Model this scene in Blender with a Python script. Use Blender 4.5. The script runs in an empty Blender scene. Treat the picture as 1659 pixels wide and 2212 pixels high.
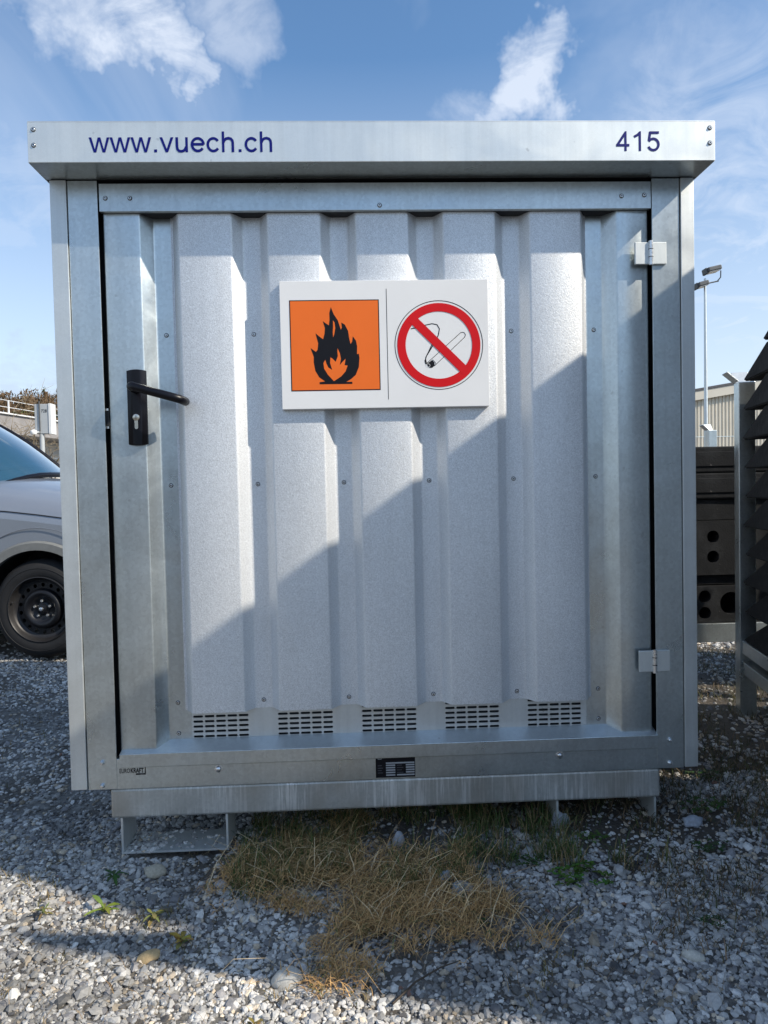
import bpy, bmesh, math, random
import numpy as np
from mathutils import Vector, Matrix, noise
from mathutils.geometry import tessellate_polygon
random.seed(7); rng = np.random.default_rng(11)
sc = bpy.context.scene
col = sc.collection
PI = math.pi

# ------------------------------------------------------------------ camera
cd = bpy.data.cameras.new("camera"); cam = bpy.data.objects.new("camera", cd); col.objects.link(cam)
CP = Vector((-0.0795, -1.9774, 1.03))
r_ = Vector((0.99895807, -0.04007087, -0.02184254)); u_ = Vector((0.02307624, 0.03058819, 0.99926566)); f_ = Vector((0.03937332, 0.99872854, -0.031481))
cam.matrix_world = Matrix(((r_.x, u_.x, -f_.x, CP.x), (r_.y, u_.y, -f_.y, CP.y), (r_.z, u_.z, -f_.z, CP.z), (0, 0, 0, 1)))
cd.sensor_fit = 'VERTICAL'; cd.sensor_height = 36.0; cd.lens = 1500.0 / 2212.0 * 36.0
cd.clip_start = 0.05; cd.clip_end = 2000
sc.camera = cam
sc.view_settings.view_transform = 'Standard'; sc.view_settings.look = 'None'
sc.view_settings.exposure = 0.28; sc.view_settings.gamma = 1.0
SUN = Vector((2.0, -1.0, 1.8)).normalized()

# ------------------------------------------------------------------ node helper
class NT:
    def __init__(s, tree): s.t = tree; s.n = tree.nodes; s.l = tree.links
    def new(s, typ, **kw):
        n = s.n.new(typ)
        for k, v in kw.items():
            if k.startswith('i_'):
                key = k[2:]
                n.inputs[int(key) if key.isdigit() else key.replace('_', ' ')].default_value = v
            else: setattr(n, k, v)
        return n
    def lk(s, a, b): s.l.new(a, b)
    def math(s, op, a, b=None, c=None, clamp=False):
        n = s.n.new('ShaderNodeMath'); n.operation = op; n.use_clamp = clamp
        for i, v in enumerate((a, b, c)):
            if v is None: continue
            if isinstance(v, (int, float)): n.inputs[i].default_value = v
            else: s.l.new(v, n.inputs[i])
        return n.outputs[0]
    def mix(s, fac, a, b, blend='MIX'):
        n = s.n.new('ShaderNodeMix'); n.data_type = 'RGBA'; n.blend_type = blend
        for i, v in ((0, fac), (6, a), (7, b)):
            if isinstance(v, (int, float)): n.inputs[i].default_value = v
            elif isinstance(v, (tuple, list)): n.inputs[i].default_value = (*v[:3], 1)
            else: s.l.new(v, n.inputs[i])
        return n.outputs[2]
    def ramp(s, fac, stops, interp='LINEAR'):
        n = s.n.new('ShaderNodeValToRGB'); n.color_ramp.interpolation = interp
        e = n.color_ramp.elements
        while len(e) > 1: e.remove(e[-1])
        e[0].position = stops[0][0]; c0 = stops[0][1]; e[0].color = (*c0, 1) if isinstance(c0, tuple) else (c0, c0, c0, 1)
        for p, c in stops[1:]:
            k = e.new(p); k.color = (*c, 1) if isinstance(c, tuple) else (c, c, c, 1)
        s.l.new(fac, n.inputs[0]); return n.outputs[0]
    def noise(s, vec, scale, detail=3, rough=0.55, dist=0.0):
        n = s.n.new('ShaderNodeTexNoise'); n.inputs['Scale'].default_value = scale; n.inputs['Detail'].default_value = detail
        n.inputs['Roughness'].default_value = rough; n.inputs['Distortion'].default_value = dist
        if vec is not None: s.l.new(vec, n.inputs['Vector'])
        return n.outputs[0]
    def mapping(s, vec, scale=(1, 1, 1), rot=(0, 0, 0), loc=(0, 0, 0)):
        n = s.n.new('ShaderNodeMapping'); n.inputs['Scale'].default_value = scale; n.inputs['Rotation'].default_value = rot; n.inputs['Location'].default_value = loc
        s.l.new(vec, n.inputs['Vector']); return n.outputs[0]

# ------------------------------------------------------------------ world
w = bpy.data.worlds.new("World"); sc.world = w; w.use_nodes = True
T = NT(w.node_tree); T.n.clear()
out = T.new('ShaderNodeOutputWorld'); bg = T.new('ShaderNodeBackground'); bg.inputs[1].default_value = 0.136
sky = T.new('ShaderNodeTexSky'); sky.sky_type = 'NISHITA'; sky.sun_disc = False
sky.sun_elevation = math.asin(SUN.z); sky.sun_rotation = math.atan2(SUN.x, SUN.y); sky.altitude = 450; sky.air_density = 1.15; sky.dust_density = 0.9; sky.ozone_density = 1.6
tc = T.new('ShaderNodeTexCoord'); D = tc.outputs['Generated']
sep = T.new('ShaderNodeSeparateXYZ'); T.lk(D, sep.inputs[0])
# flatten the dome so cirrus stretches towards the horizon
den = T.math('ADD', T.math('MAXIMUM', sep.outputs[2], 0.0), 0.22)
px = T.math('DIVIDE', sep.outputs[0], den); py = T.math('DIVIDE', sep.outputs[1], den)
cmb = T.new('ShaderNodeCombineXYZ'); T.lk(px, cmb.inputs[0]); T.lk(py, cmb.inputs[1])
P = cmb.outputs[0]
cir = T.noise(T.mapping(P, (1.0, 0.55, 1), (0, 0, 0.6)), 1.5, 6, 0.55, 0.6)
cir = T.ramp(cir, [(0.48, 0.0), (0.80, 0.55)])
wsp = T.noise(T.mapping(P, (1, 1, 1), (0, 0, 0.3), (3, 1, 0)), 5.0, 6, 0.62, 1.2)
wn = T.new('ShaderNodeTexNoise'); wn.inputs['Scale'].default_value = 9; wn.inputs['Detail'].default_value = 5; wn.inputs['Roughness'].default_value = .62; T.lk(D, wn.inputs['Vector'])
w1 = T.new('ShaderNodeVectorMath', operation='SUBTRACT'); T.lk(wn.outputs['Color'], w1.inputs[0]); w1.inputs[1].default_value = (.5, .5, .5)
w2 = T.new('ShaderNodeVectorMath', operation='SCALE'); T.lk(w1.outputs[0], w2.inputs[0]); w2.inputs['Scale'].default_value = .20
w3 = T.new('ShaderNodeVectorMath', operation='ADD'); T.lk(D, w3.inputs[0]); T.lk(w2.outputs[0], w3.inputs[1]); DW = w3.outputs[0]
def blob(d, rad, st=1.0):
    v = Vector(d).normalized()
    vm = T.new('ShaderNodeVectorMath', operation='DOT_PRODUCT'); T.lk(D, vm.inputs[0]); vm.inputs[1].default_value = v
    nrm = T.new('ShaderNodeVectorMath', operation='NORMALIZE'); T.lk(DW, nrm.inputs[0]); T.lk(nrm.outputs[0], vm.inputs[0])
    m = T.new('ShaderNodeMapRange'); m.interpolation_type = 'SMOOTHSTEP'
    T.lk(vm.outputs['Value'], m.inputs[0]); m.inputs[1].default_value = math.cos(rad); m.inputs[2].default_value = 1.0; m.inputs[3].default_value = 0; m.inputs[4].default_value = st
    return m.outputs[0]
bl = None
for d, rd, st in [((-0.275, 0.80, 0.545), .085, .8), ((-0.245, 0.81, 0.53), .075, .95), ((-0.205, 0.83, 0.512), .05, .75), ((-0.172, 0.848, 0.498), .032, .7), ((-0.13, 0.80, 0.56), .08, .45),
                  ((0.24, 0.83, 0.498), .058, .9), ((0.215, 0.845, 0.486), .052, .8), ((0.185, 0.865, 0.468), .042, .75), ((0.14, 0.87, 0.47), .07, .4),
                  ((0.52, 0.80, 0.33), .30, .55), ((0.50, 0.85, 0.16), .22, .6), ((-0.42, 0.90, 0.08), .20, .5), ((-0.38, 0.86, 0.32), .16, .4),
                  ((-0.7, -0.5, 0.5), .5, .6), ((0.4, -0.8, 0.4), .4, .6), ((0.9, 0.2, 0.4), .4, .5), ((-0.9, 0.4, 0.3), .4, .5)]:
    b_ = blob(d, rd, st); bl = b_ if bl is None else T.math('MAXIMUM', bl, b_)
puff = T.math('MULTIPLY', bl, T.ramp(wsp, [(0.30, 0.25), (0.60, 1.0)]))
haz = T.ramp(T.math('ABSOLUTE', sep.outputs[2]), [(0.0, 0.74), (0.14, 0.62), (0.32, 0.30), (0.52, 0.0)])
cl = T.math('MAXIMUM', T.math('MAXIMUM', puff, cir), haz, clamp=True)
cl = T.math('MINIMUM', cl, 0.78)
skyc = T.mix(1.0, sky.outputs[0], (0.78, 1.0, 1.14), 'MULTIPLY')
c1 = T.mix(cl, skyc, (5.4, 5.85, 6.6))
# grey bellies low on the left
gb = T.math('MULTIPLY', T.math('MAXIMUM', blob((-0.382, 0.902, 0.165), .045, .9), blob((-0.41, 0.895, 0.15), .03, .8)), T.ramp(wsp, [(0.35, 0.2), (0.6, 1.0)]))
c2 = T.mix(T.math('MULTIPLY', gb, 0.6), c1, (3.4, 4.0, 5.0))
T.lk(c2, bg.inputs[0]); T.lk(bg.outputs[0], out.inputs[0])

sl = bpy.data.lights.new("sun", 'SUN'); sl.energy = 4.6; sl.angle = math.radians(0.7); sl.color = (1.0, 0.91, 0.77)
so = bpy.data.objects.new("sun", sl); col.objects.link(so); so.rotation_euler = SUN.to_track_quat('Z', 'Y').to_euler(); so.location = SUN * 30

# ------------------------------------------------------------------ materials
def mat(name):
    m = bpy.data.materials.new(name); m.use_nodes = True
    t = NT(m.node_tree); return m, t, t.n['Principled BSDF'], t.new('ShaderNodeTexCoord').outputs['Object']
def bump(t, p, h, strength, dist):
    b = t.new('ShaderNodeBump'); b.inputs['Strength'].default_value = strength; b.inputs['Distance'].default_value = dist
    t.lk(h, b.inputs['Height']); t.lk(b.outputs[0], p.inputs['Normal'])
def plain(name, c, rough=0.6, metal=0.0, var=0.12, scale=12, coat=0.0, bmp=0.0, bs=60, spec=0.5):
    m, t, p, v = mat(name)
    n = t.noise(v, scale, 4)
    k = t.ramp(n, [(0.3, 1 - var), (0.7, 1 + var)])
    t.lk(t.mix(1.0, (*c,), k, 'MULTIPLY'), p.inputs['Base Color'])
    t.lk(t.ramp(n, [(0.2, max(rough - .08, 0)), (0.8, min(rough + .08, 1))]), p.inputs['Roughness'])
    p.inputs['Metallic'].default_value = metal
    p.inputs['Coat Weight'].default_value = coat; p.inputs['Specular IOR Level'].default_value = spec
    if bmp: bump(t, p, t.noise(v, bs, 4), bmp, 0.003)
    return m
def galv(name, c=(0.55, 0.60, 0.615), rough=0.30, metal=0.88, stain=0.07, scr=False, grain=0.10):
    m, t, p, v = mat(name)
    big = t.noise(v, 5.5, 5, 0.6, 0.8)
    vor = t.new('ShaderNodeTexVoronoi'); vor.inputs['Scale'].default_value = 130; t.lk(v, vor.inputs['Vector'])
    sp = t.ramp(vor.outputs['Color'], [(0.0, 1 - grain * .8), (1.0, 1 + grain * .8)])
    fine = t.noise(v, 600, 2)
    k = t.mix(1.0, t.ramp(big, [(0.3, 1 - stain), (0.7, 1 + stain * .6)]), sp, 'MULTIPLY')
    k = t.mix(1.0, k, t.ramp(fine, [(0.3, 0.96), (0.7, 1.04)]), 'MULTIPLY')
    base = t.mix(1.0, c, k, 'MULTIPLY')
    drip = t.ramp(t.noise(t.mapping(v, (34, 34, 1.1)), 1.6, 4, 0.6), [(0.35, 0.955), (0.6, 1.015)])
    base = t.mix(1.0, base, drip, 'MULTIPLY')
    # a few small dull marks and pale scratches
    sc1 = t.ramp(t.noise(t.mapping(v, (9, 9, 2.5), (0, 0.7, 0)), 6, 5, 0.7), [(0.66, 0.0), (0.74, 0.35)])
    base = t.mix(sc1, base, (0.74, 0.76, 0.76))
    dk = t.ramp(t.noise(v, 38, 2, 0.4), [(0.74, 0.0), (0.80, 0.45)])
    base = t.mix(dk, base, (0.30, 0.31, 0.31))
    if scr:
        s2 = t.ramp(t.noise(t.mapping(v, (60, 60, 3.0), (0, -0.65, 0)), 2.2, 4, 0.65), [(0.48, 0.0), (0.60, 0.85)])
        area = t.ramp(t.noise(v, 4.0, 2), [(0.38, 0.0), (0.52, 1.0)])
        base = t.mix(t.math('MULTIPLY', s2, area), base, (0.78, 0.78, 0.76))
        br = t.ramp(t.noise(t.mapping(v, (2, 2, 1), (0, 0, 0), (4, 0, 2)), 3.0, 4), [(0.45, 0.0), (0.65, 0.7)])
        base = t.mix(br, base, (0.36, 0.33, 0.28))
    t.lk(base, p.inputs['Base Color'])
    p.inputs['Metallic'].default_value = metal
    t.lk(t.ramp(big, [(0.25, rough - .06), (0.75, rough + .09)]), p.inputs['Roughness'])
    hb = t.math('ADD', t.math('MULTIPLY', t.noise(v, 4.0, 2), 1.0), t.math('MULTIPLY', fine, 0.012))
    bump(t, p, hb, 0.35, 0.012)
    return m
M = {}
M['galv'] = galv('galvanised_steel')
M['galv_light'] = galv('galvanised_steel_trim', (0.66, 0.69, 0.69), 0.42, 0.70, 0.05, grain=0.03)
M['galv_white'] = galv('coated_steel_fascia', (0.70, 0.73, 0.72), 0.40, 0.62, 0.03, grain=0.02)
M['galv_hot'] = galv('hot_dip_galvanised_sump', (0.50, 0.51, 0.49), 0.48, 0.55, 0.2, scr=True)
def aluzinc():
    m, t, p, v = mat('aluzinc_sheet')
    n1 = t.noise(v, 700, 3, 0.6); n2 = t.noise(v, 260, 3, 0.6); big = t.noise(v, 3, 3)
    k = t.mix(1.0, t.ramp(n1, [(0.3, 0.70), (0.7, 1.28)]), t.ramp(n2, [(0.3, 0.90), (0.7, 1.10)]), 'MULTIPLY')
    k = t.mix(1.0, k, t.ramp(big, [(0.3, 0.95), (0.7, 1.04)]), 'MULTIPLY')
    drip = t.ramp(t.noise(t.mapping(v, (30, 30, 1.0)), 1.6, 4, 0.6), [(0.35, 0.975), (0.6, 1.01)])
    base = t.mix(1.0, t.mix(1.0, (0.715, 0.735, 0.755), k, 'MULTIPLY'), drip, 'MULTIPLY')
    dust = t.ramp(t.noise(t.mapping(v, (3, 3, 1.2)), 3.0, 5, 0.65), [(0.55, 0.0), (0.8, 0.22)])
    t.lk(t.mix(dust, base, (0.58, 0.57, 0.53)), p.inputs['Base Color'])
    p.inputs['Metallic'].default_value = 0.54; p.inputs['Roughness'].default_value = 0.46
    h = t.math('ADD', n1, t.math('MULTIPLY', n2, 1.6))
    bump(t, p, h, 0.42, 0.0009)
    return m
M['alu'] = aluzinc()
M['steel'] = plain('bright_zinc_screw', (0.72, 0.73, 0.74), 0.28, 0.95, 0.1, 80)
M['dark'] = plain('gap_shade_and_dark_parts', (0.02, 0.022, 0.025), 0.7, 0.2)  # near-black; carries the shade of gaps and recesses, plus small dark parts
M['rubber'] = plain('black_rubber_seal', (0.012, 0.012, 0.016), 0.5)
M['blackplastic'] = plain('black_satin_plastic', (0.003, 0.003, 0.006), 0.36, 0, .05, 40, spec=.3, bmp=0.05, bs=400)
M['nickel'] = plain('nickel_lock', (0.62, 0.58, 0.50), 0.25, 0.95, 0.08, 60)
M['signwhite'] = plain('sign_white', (0.76, 0.765, 0.77), 0.42, 0, .025, 6)
M['orange'] = plain('sign_orange', (0.80, 0.155, 0.018), 0.45, 0, .03, 8, spec=.3)
M['signblack'] = plain('sign_black', (0.004, 0.004, 0.007), 0.5, 0, .02, 5, spec=.25)
M['red'] = plain('sign_red', (0.60, 0.004, 0.008), 0.45, 0, .03, 8, spec=.25)
M['blue'] = plain('lettering_blue', (0.002, 0.006, 0.15), 0.5, 0, .02, 5, spec=.2)
M['platewhite'] = plain('plate_grey_print', (0.34, 0.35, 0.36), 0.5, 0, .1, 300)
M['base'] = None
def recycled():
    m, t, p, v = mat('recycled_rubber_base')
    n = t.noise(v, 9, 5, 0.65); n2 = t.noise(v, 130, 3)
    c = t.mix(n, (0.006, 0.0065, 0.0075), (0.020, 0.021, 0.023))
    dust = t.ramp(t.noise(v, 4, 5, 0.7), [(0.52, 0.0), (0.75, 0.5)])
    c = t.mix(dust, c, (0.050, 0.053, 0.057))
    spk = t.ramp(t.noise(v, 70, 2, 0.5), [(0.72, 0.0), (0.76, 0.8)])
    c = t.mix(spk, c, (0.13, 0.12, 0.115))
    t.lk(c, p.inputs['Base Color']); p.inputs['Roughness'].default_value = 0.9; p.inputs['Specular IOR Level'].default_value = 0.2
    bump(t, p, t.math('ADD', n, t.math('MULTIPLY', n2, 0.3)), 0.5, 0.008)
    return m
M['base'] = recycled()
M['darkwood'] = plain('dark_brown_timber', (0.06, 0.045, 0.032), 0.85, 0, .3, 20)
def paint():
    m, t, p, v = mat('car_paint_blue_grey')
    f = t.noise(v, 900, 2)
    t.lk(t.mix(f, (0.23, 0.255, 0.295), (0.30, 0.325, 0.365)), p.inputs['Base Color'])
    p.inputs['Metallic'].default_value = 0.45; p.inputs['Roughness'].default_value = 0.36; p.inputs['Coat Weight'].default_value = 0.8; p.inputs['Coat Roughness'].default_value = 0.06
    return m
M['paint'] = paint()
M['tyre'] = plain('tyre_rubber', (0.010, 0.010, 0.011), 0.75, 0, .25, 30, bmp=.2, bs=120)
M['rim'] = plain('black_steel_rim', (0.007, 0.0075, 0.010), 0.40, 0.2, .2, 15)
M['rimedge'] = plain('worn_rim_edge', (0.026, 0.025, 0.026), 0.45, 0.3, .25, 15)
M['arch'] = plain('lit_black_plastic_arch', (0.17, 0.175, 0.17), 0.6, 0, .08, 30)  # black plastic; its lit grey look is put into the base colour
def glass():
    m, t, p, v = mat('car_glass')
    p.inputs['Base Color'].default_value = (0.03, 0.10, 0.16, 1); p.inputs['Roughness'].default_value = 0.03
    p.inputs['Transmission Weight'].default_value = 0.35; p.inputs['IOR'].default_value = 1.55; p.inputs['Coat Weight'].default_value = 1.0; p.inputs['Coat Roughness'].default_value = 0.02
    return m
M['glass'] = glass()
M['window'] = plain('building_window_glass', (0.03, 0.04, 0.05), 0.08, 0, .1, 2)
M['interior'] = plain('dark_car_interior', (0.03, 0.035, 0.04), 0.8)
M['lamp'] = plain('lamp_glass', (0.75, 0.75, 0.74), 0.15, 0.1, .05, 20)
M['masttop'] = plain('floodlight_housing', (0.10, 0.105, 0.11), 0.5, 0.3, .15, 10)
M['cream'] = plain('cream_cladding', (0.66, 0.61, 0.51), 0.6, 0.05, .05, 1.0)
M['creamtrim'] = plain('cream_roof_trim', (0.60, 0.56, 0.48), 0.55, 0, .05, 1.0)
M['roofgrey'] = plain('dark_roof_edge', (0.08, 0.08, 0.09), 0.7)
M['concrete'] = plain('grey_concrete', (0.27, 0.255, 0.25), 0.85, 0, .14, 3.0, bmp=.2, bs=20)
M['render'] = plain('white_render', (0.55, 0.54, 0.52), 0.85, 0, .06, 2.0)
M['whitepaint'] = plain('white_paint', (0.72, 0.72, 0.71), 0.5, 0, .04, 10)
M['cabinet'] = plain('grey_cabinet', (0.44, 0.46, 0.47), 0.45, 0.1, .05, 4)
M['bark'] = plain('pale_bark', (0.25, 0.195, 0.125), 0.9, 0, .35, 6)
def hillm(name, a, b, s):
    m, t, p, v = mat(name); n = t.noise(v, s, 5, .65)
    t.lk(t.mix(t.ramp(n, [(0.35, 0.0), (0.65, 1.0)]), a, b), p.inputs['Base Color']); p.inputs['Roughness'].default_value = 0.95; p.inputs['Specular IOR Level'].default_value = 0.1
    return m
M['hill'] = hillm('meadow_hill', (0.10, 0.14, 0.035), (0.16, 0.18, 0.06), 0.05)
M['wood'] = hillm('bare_wood', (0.10, 0.065, 0.04), (0.15, 0.10, 0.06), 0.15)
M['wooddark'] = hillm('dark_conifer', (0.035, 0.05, 0.025), (0.06, 0.07, 0.035), 0.3)
def vcol(name, rough=0.8, bmp=0.0, sss=False, bs=260):
    m, t, p, v = mat(name)
    a = t.new('ShaderNodeVertexColor'); a.layer_name = 'tint'
    n = t.noise(v, 160, 4, 0.65)
    t.lk(t.mix(1.0, a.outputs[0], t.ramp(n, [(0.3, 0.80), (0.7, 1.15)]), 'MULTIPLY'), p.inputs['Base Color'])
    p.inputs['Roughness'].default_value = rough; p.inputs['Specular IOR Level'].default_value = 0.25
    if bmp: bump(t, p, t.noise(v, bs, 4, .65), bmp, 0.002)
    return m
M['stone'] = vcol('crushed_limestone', 0.82, 0.45)
M['blade'] = vcol('grass_blade', 0.7)
def groundm():
    m, t, p, v = mat('gravelly_soil')
    v1 = t.new('ShaderNodeTexVoronoi'); v1.inputs['Scale'].default_value = 75; t.lk(v, v1.inputs['Vector'])
    n = t.noise(v, 3.0, 5, .6); n3 = t.noise(v, 220, 3)
    grit = t.ramp(v1.outputs['Color'], [(0.0, (0.10, 0.096, 0.088)), (0.5, (0.20, 0.193, 0.178)), (1.0, (0.32, 0.31, 0.285))])
    soil = t.mix(n3, (0.030, 0.023, 0.016), (0.085, 0.066, 0.048))
    sx_ = t.new('ShaderNodeSeparateXYZ'); t.lk(v, sx_.inputs[0])
    mr = t.new('ShaderNodeMapRange'); mr.interpolation_type = 'SMOOTHSTEP'; t.lk(sx_.outputs[0], mr.inputs[0]); mr.inputs[1].default_value = -.5; mr.inputs[2].default_value = .6
    my = t.new('ShaderNodeMapRange'); my.interpolation_type = 'SMOOTHSTEP'; t.lk(sx_.outputs[1], my.inputs[0]); my.inputs[1].default_value = -.6; my.inputs[2].default_value = -.1
    reg = t.math('MULTIPLY', mr.outputs[0], my.outputs[0])
    c = t.mix(t.math('MAXIMUM', t.ramp(n, [(0.42, 0.7), (0.60, 0.1)]), t.math('MULTIPLY', reg, .9)), grit, soil)
    t.lk(c, p.inputs['Base Color']); p.inputs['Roughness'].default_value = 0.92
    bump(t, p, t.math('ADD', v1.outputs['Distance'], n3), 0.7, 0.006)
    return m
M['ground'] = groundm()

# ------------------------------------------------------------------ mesh helpers
def root(name, loc=(0, 0, 0), rz=0.0, label=None, cat=None, group=None):
    o = bpy.data.objects.new(name, None); col.objects.link(o); o.location = loc; o.rotation_euler = (0, 0, rz); o.empty_display_size = 0.1
    tag(o, label, cat, group); return o
def tag(o, label=None, cat=None, group=None, kind=None):
    if label: o['label'] = label
    if cat: o['category'] = cat
    if group: o['group'] = group
    if kind: o['kind'] = kind
    return o
class MB:
    def __init__(s): s.v = []; s.f = []
    def add(s, vs, fs):
        b = len(s.v); s.v += [tuple(p) for p in vs]; s.f += [tuple(b + i for i in f) for f in fs]; return s
    def box(s, x0, x1, y0, y1, z0, z1, bev=0.0, mtx=None):
        if bev > 0:
            bm = bmesh.new(); bmesh.ops.create_cube(bm, size=1)
            for q in bm.verts: q.co = Vector(((x0 + x1) / 2 + q.co.x * (x1 - x0), (y0 + y1) / 2 + q.co.y * (y1 - y0), (z0 + z1) / 2 + q.co.z * (z1 - z0)))
            bmesh.ops.bevel(bm, geom=bm.edges[:], offset=min(bev, .45 * min(x1 - x0, y1 - y0, z1 - z0)), segments=2, profile=0.5, affect='EDGES')
            s.bm(bm, mtx); return s
        vs = [Vector((x, y, z)) for z in (z0, z1) for y in (y0, y1) for x in (x0, x1)]
        if mtx is not None: vs = [mtx @ q for q in vs]
        return s.add(vs, [(0, 2, 3, 1), (4, 5, 7, 6), (0, 1, 5, 4), (2, 6, 7, 3), (0, 4, 6, 2), (1, 3, 7, 5)])
    def bm(s, bm, mtx=None):
        bm.verts.ensure_lookup_table(); bm.verts.index_update()
        vs = [(mtx @ q.co) if mtx is not None else q.co.copy() for q in bm.verts]
        s.add(vs, [[q.index for q in f.verts] for f in bm.faces]); bm.free(); return s
    def extrude_z(s, prof, z0, z1, th=0.0015, cap=False):
        # sheet following an x-y polyline, with real thickness
        n = len(prof); P = [Vector(p) for p in prof]; off = []
        for i in range(n):
            a = P[max(i - 1, 0)]; b = P[min(i + 1, n - 1)]; d = (b - a).normalized(); off.append(P[i] + Vector((-d.y, d.x)) * th)
        vs = [(p.x, p.y, z) for z in (z0, z1) for p in P] + [(p.x, p.y, z) for z in (z0, z1) for p in off]
        fs = []
        for i in range(n - 1):
            fs.append((i, i + 1, n + i + 1, n + i)); fs.append((2 * n + i + 1, 2 * n + i, 3 * n + i, 3 * n + i + 1))
            fs.append((i + 1, i, 2 * n + i, 2 * n + i + 1)); fs.append((n + i, n + i + 1, 3 * n + i + 1, 3 * n + i))
        fs.append((0, n, 3 * n, 2 * n)); fs.append((n - 1, 3 * n - 1, 4 * n - 1, 2 * n - 1))
        return s.add(vs, fs)
    def tube(s, pts, radii, seg=10, caps=True):
        pts = [Vector(p) for p in pts]
        if isinstance(radii, (int, float)): radii = [radii] * len(pts)
        rings = []; prev = None
        for i, p in enumerate(pts):
            d = (pts[min(i + 1, len(pts) - 1)] - pts[max(i - 1, 0)]).normalized()
            if prev is None: a = d.orthogonal().normalized()
            else: a = (prev - d * prev.dot(d)).normalized()
            prev = a; b = d.cross(a)
            rings.append([p + (a * math.cos(2 * PI * k / seg) + b * math.sin(2 * PI * k / seg)) * radii[i] for k in range(seg)])
        vs = [q for r in rings for q in r]; fs = []
        for i in range(len(pts) - 1):
            for k in range(seg): fs.append((i * seg + k, i * seg + (k + 1) % seg, (i + 1) * seg + (k + 1) % seg, (i + 1) * seg + k))
        if caps: fs.append(tuple(range(seg))[::-1]); fs.append(tuple((len(pts) - 1) * seg + k for k in range(seg)))
        return s.add(vs, fs)
    def lathe(s, prof, seg=24, axis='y', c=(0, 0, 0), sgn=1):
        # prof: (radius, height along axis)
        vs = []; n = len(prof)
        for k in range(seg):
            a = 2 * PI * k / seg
            for r, h in prof:
                if axis == 'y': vs.append((c[0] + r * math.cos(a), c[1] + h, c[2] + r * math.sin(a)))
                else: vs.append((c[0] + r * math.cos(a), c[1] + r * math.sin(a), c[2] + h))
        fs = []
        for k in range(seg):
            j = (k + 1) % seg
            for i in range(n - 1): fs.append((k * n + i, k * n + i + 1, j * n + i + 1, j * n + i))
        return s.add(vs, fs)
    def poly_xz(s, pts, y, holes=()):
        loops = [[Vector((p[0], p[1], 0)) for p in pts]] + [[Vector((p[0], p[1], 0)) for p in h] for h in holes]
        tr = tessellate_polygon(loops); flat = [p for L in loops for p in L]
        vs = [(p.x, y, p.y) for p in flat]; fs = []
        for t3 in tr:
            a, b, c = (flat[i] for i in t3)
            if (b - a).cross(c - a).z < 0: t3 = (t3[0], t3[2], t3[1])
            fs.append(t3)
        return s.add(vs, fs)
    def stroke(s, pts, wd, y, x0=0, z0=0, k=1.0):
        P = [Vector(p) for p in pts]; L = []; R_ = []
        for i, p in enumerate(P):
            d0 = (P[i] - P[i - 1]).normalized() if i else (P[1] - P[0]).normalized()
            d1 = (P[i + 1] - P[i]).normalized() if i < len(P) - 1 else d0
            t = (d0 + d1).normalized(); nn = Vector((-t.y, t.x)); cs = max(0.5, nn.dot(Vector((-d0.y, d0.x))))
            L.append(p + nn * wd / 2 / cs); R_.append(p - nn * wd / 2 / cs)
        n = len(P); vs = [(x0 + q.x * k, y, z0 + q.y * k) for q in L + R_]
        return s.add(vs, [(i, n + i, n + i + 1, i + 1) for i in range(n - 1)])
    def mesh(s, name, m, off=(0, 0, 0), smooth=None):
        me = bpy.data.meshes.new(name); ox, oy, oz = off
        me.from_pydata([(x - ox, y - oy, z - oz) for x, y, z in s.v], [], s.f); me.validate()
        if m: me.materials.append(M[m] if isinstance(m, str) else m)
        if smooth is not None:
            me.polygons.foreach_set('use_smooth', [True] * len(me.polygons)); me.set_sharp_from_angle(angle=math.radians(smooth))
        return me
    def build(s, name, m, parent=None, off=(0, 0, 0), smooth=None):
        me = s.mesh(name, m, off, smooth); o = bpy.data.objects.new(name, me); col.objects.link(o)
        if parent is not None: o.parent = parent
        else: o.location = off
        return o
def inst(name, me, parent, loc, rot=(0, 0, 0)):
    o = bpy.data.objects.new(name, me); col.objects.link(o); o.parent = parent; o.location = loc; o.rotation_euler = rot; return o
def arc(cx, cz, rx, rz, a0, a1, n=14):
    return [(cx + rx * math.cos(math.radians(a0 + (a1 - a0) * i / n)), cz + rz * math.sin(math.radians(a0 + (a1 - a0) * i / n))) for i in range(n + 1)]
def text_mesh(txt, size, m, name, sx=1.0, y=0, x0=0, z0=0, parent=None, bold=0.0):
    cu = bpy.data.curves.new('txt', 'FONT'); cu.body = txt; cu.size = size; cu.offset = bold; cu.resolution_u = 3
    ob = bpy.data.objects.new('txt', cu); col.objects.link(ob); dg = bpy.context.evaluated_depsgraph_get(); dg.update()
    me = bpy.data.meshes.new_from_object(ob.evaluated_get(dg)); bpy.data.objects.remove(ob)
    for q in me.vertices: x, z = q.co.x, q.co.y; q.co = (x0 + x * sx, y, z0 + z)
    me.materials.clear(); me.materials.append(M[m]); o = bpy.data.objects.new(name, me); col.objects.link(o); o.parent = parent; return o

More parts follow.
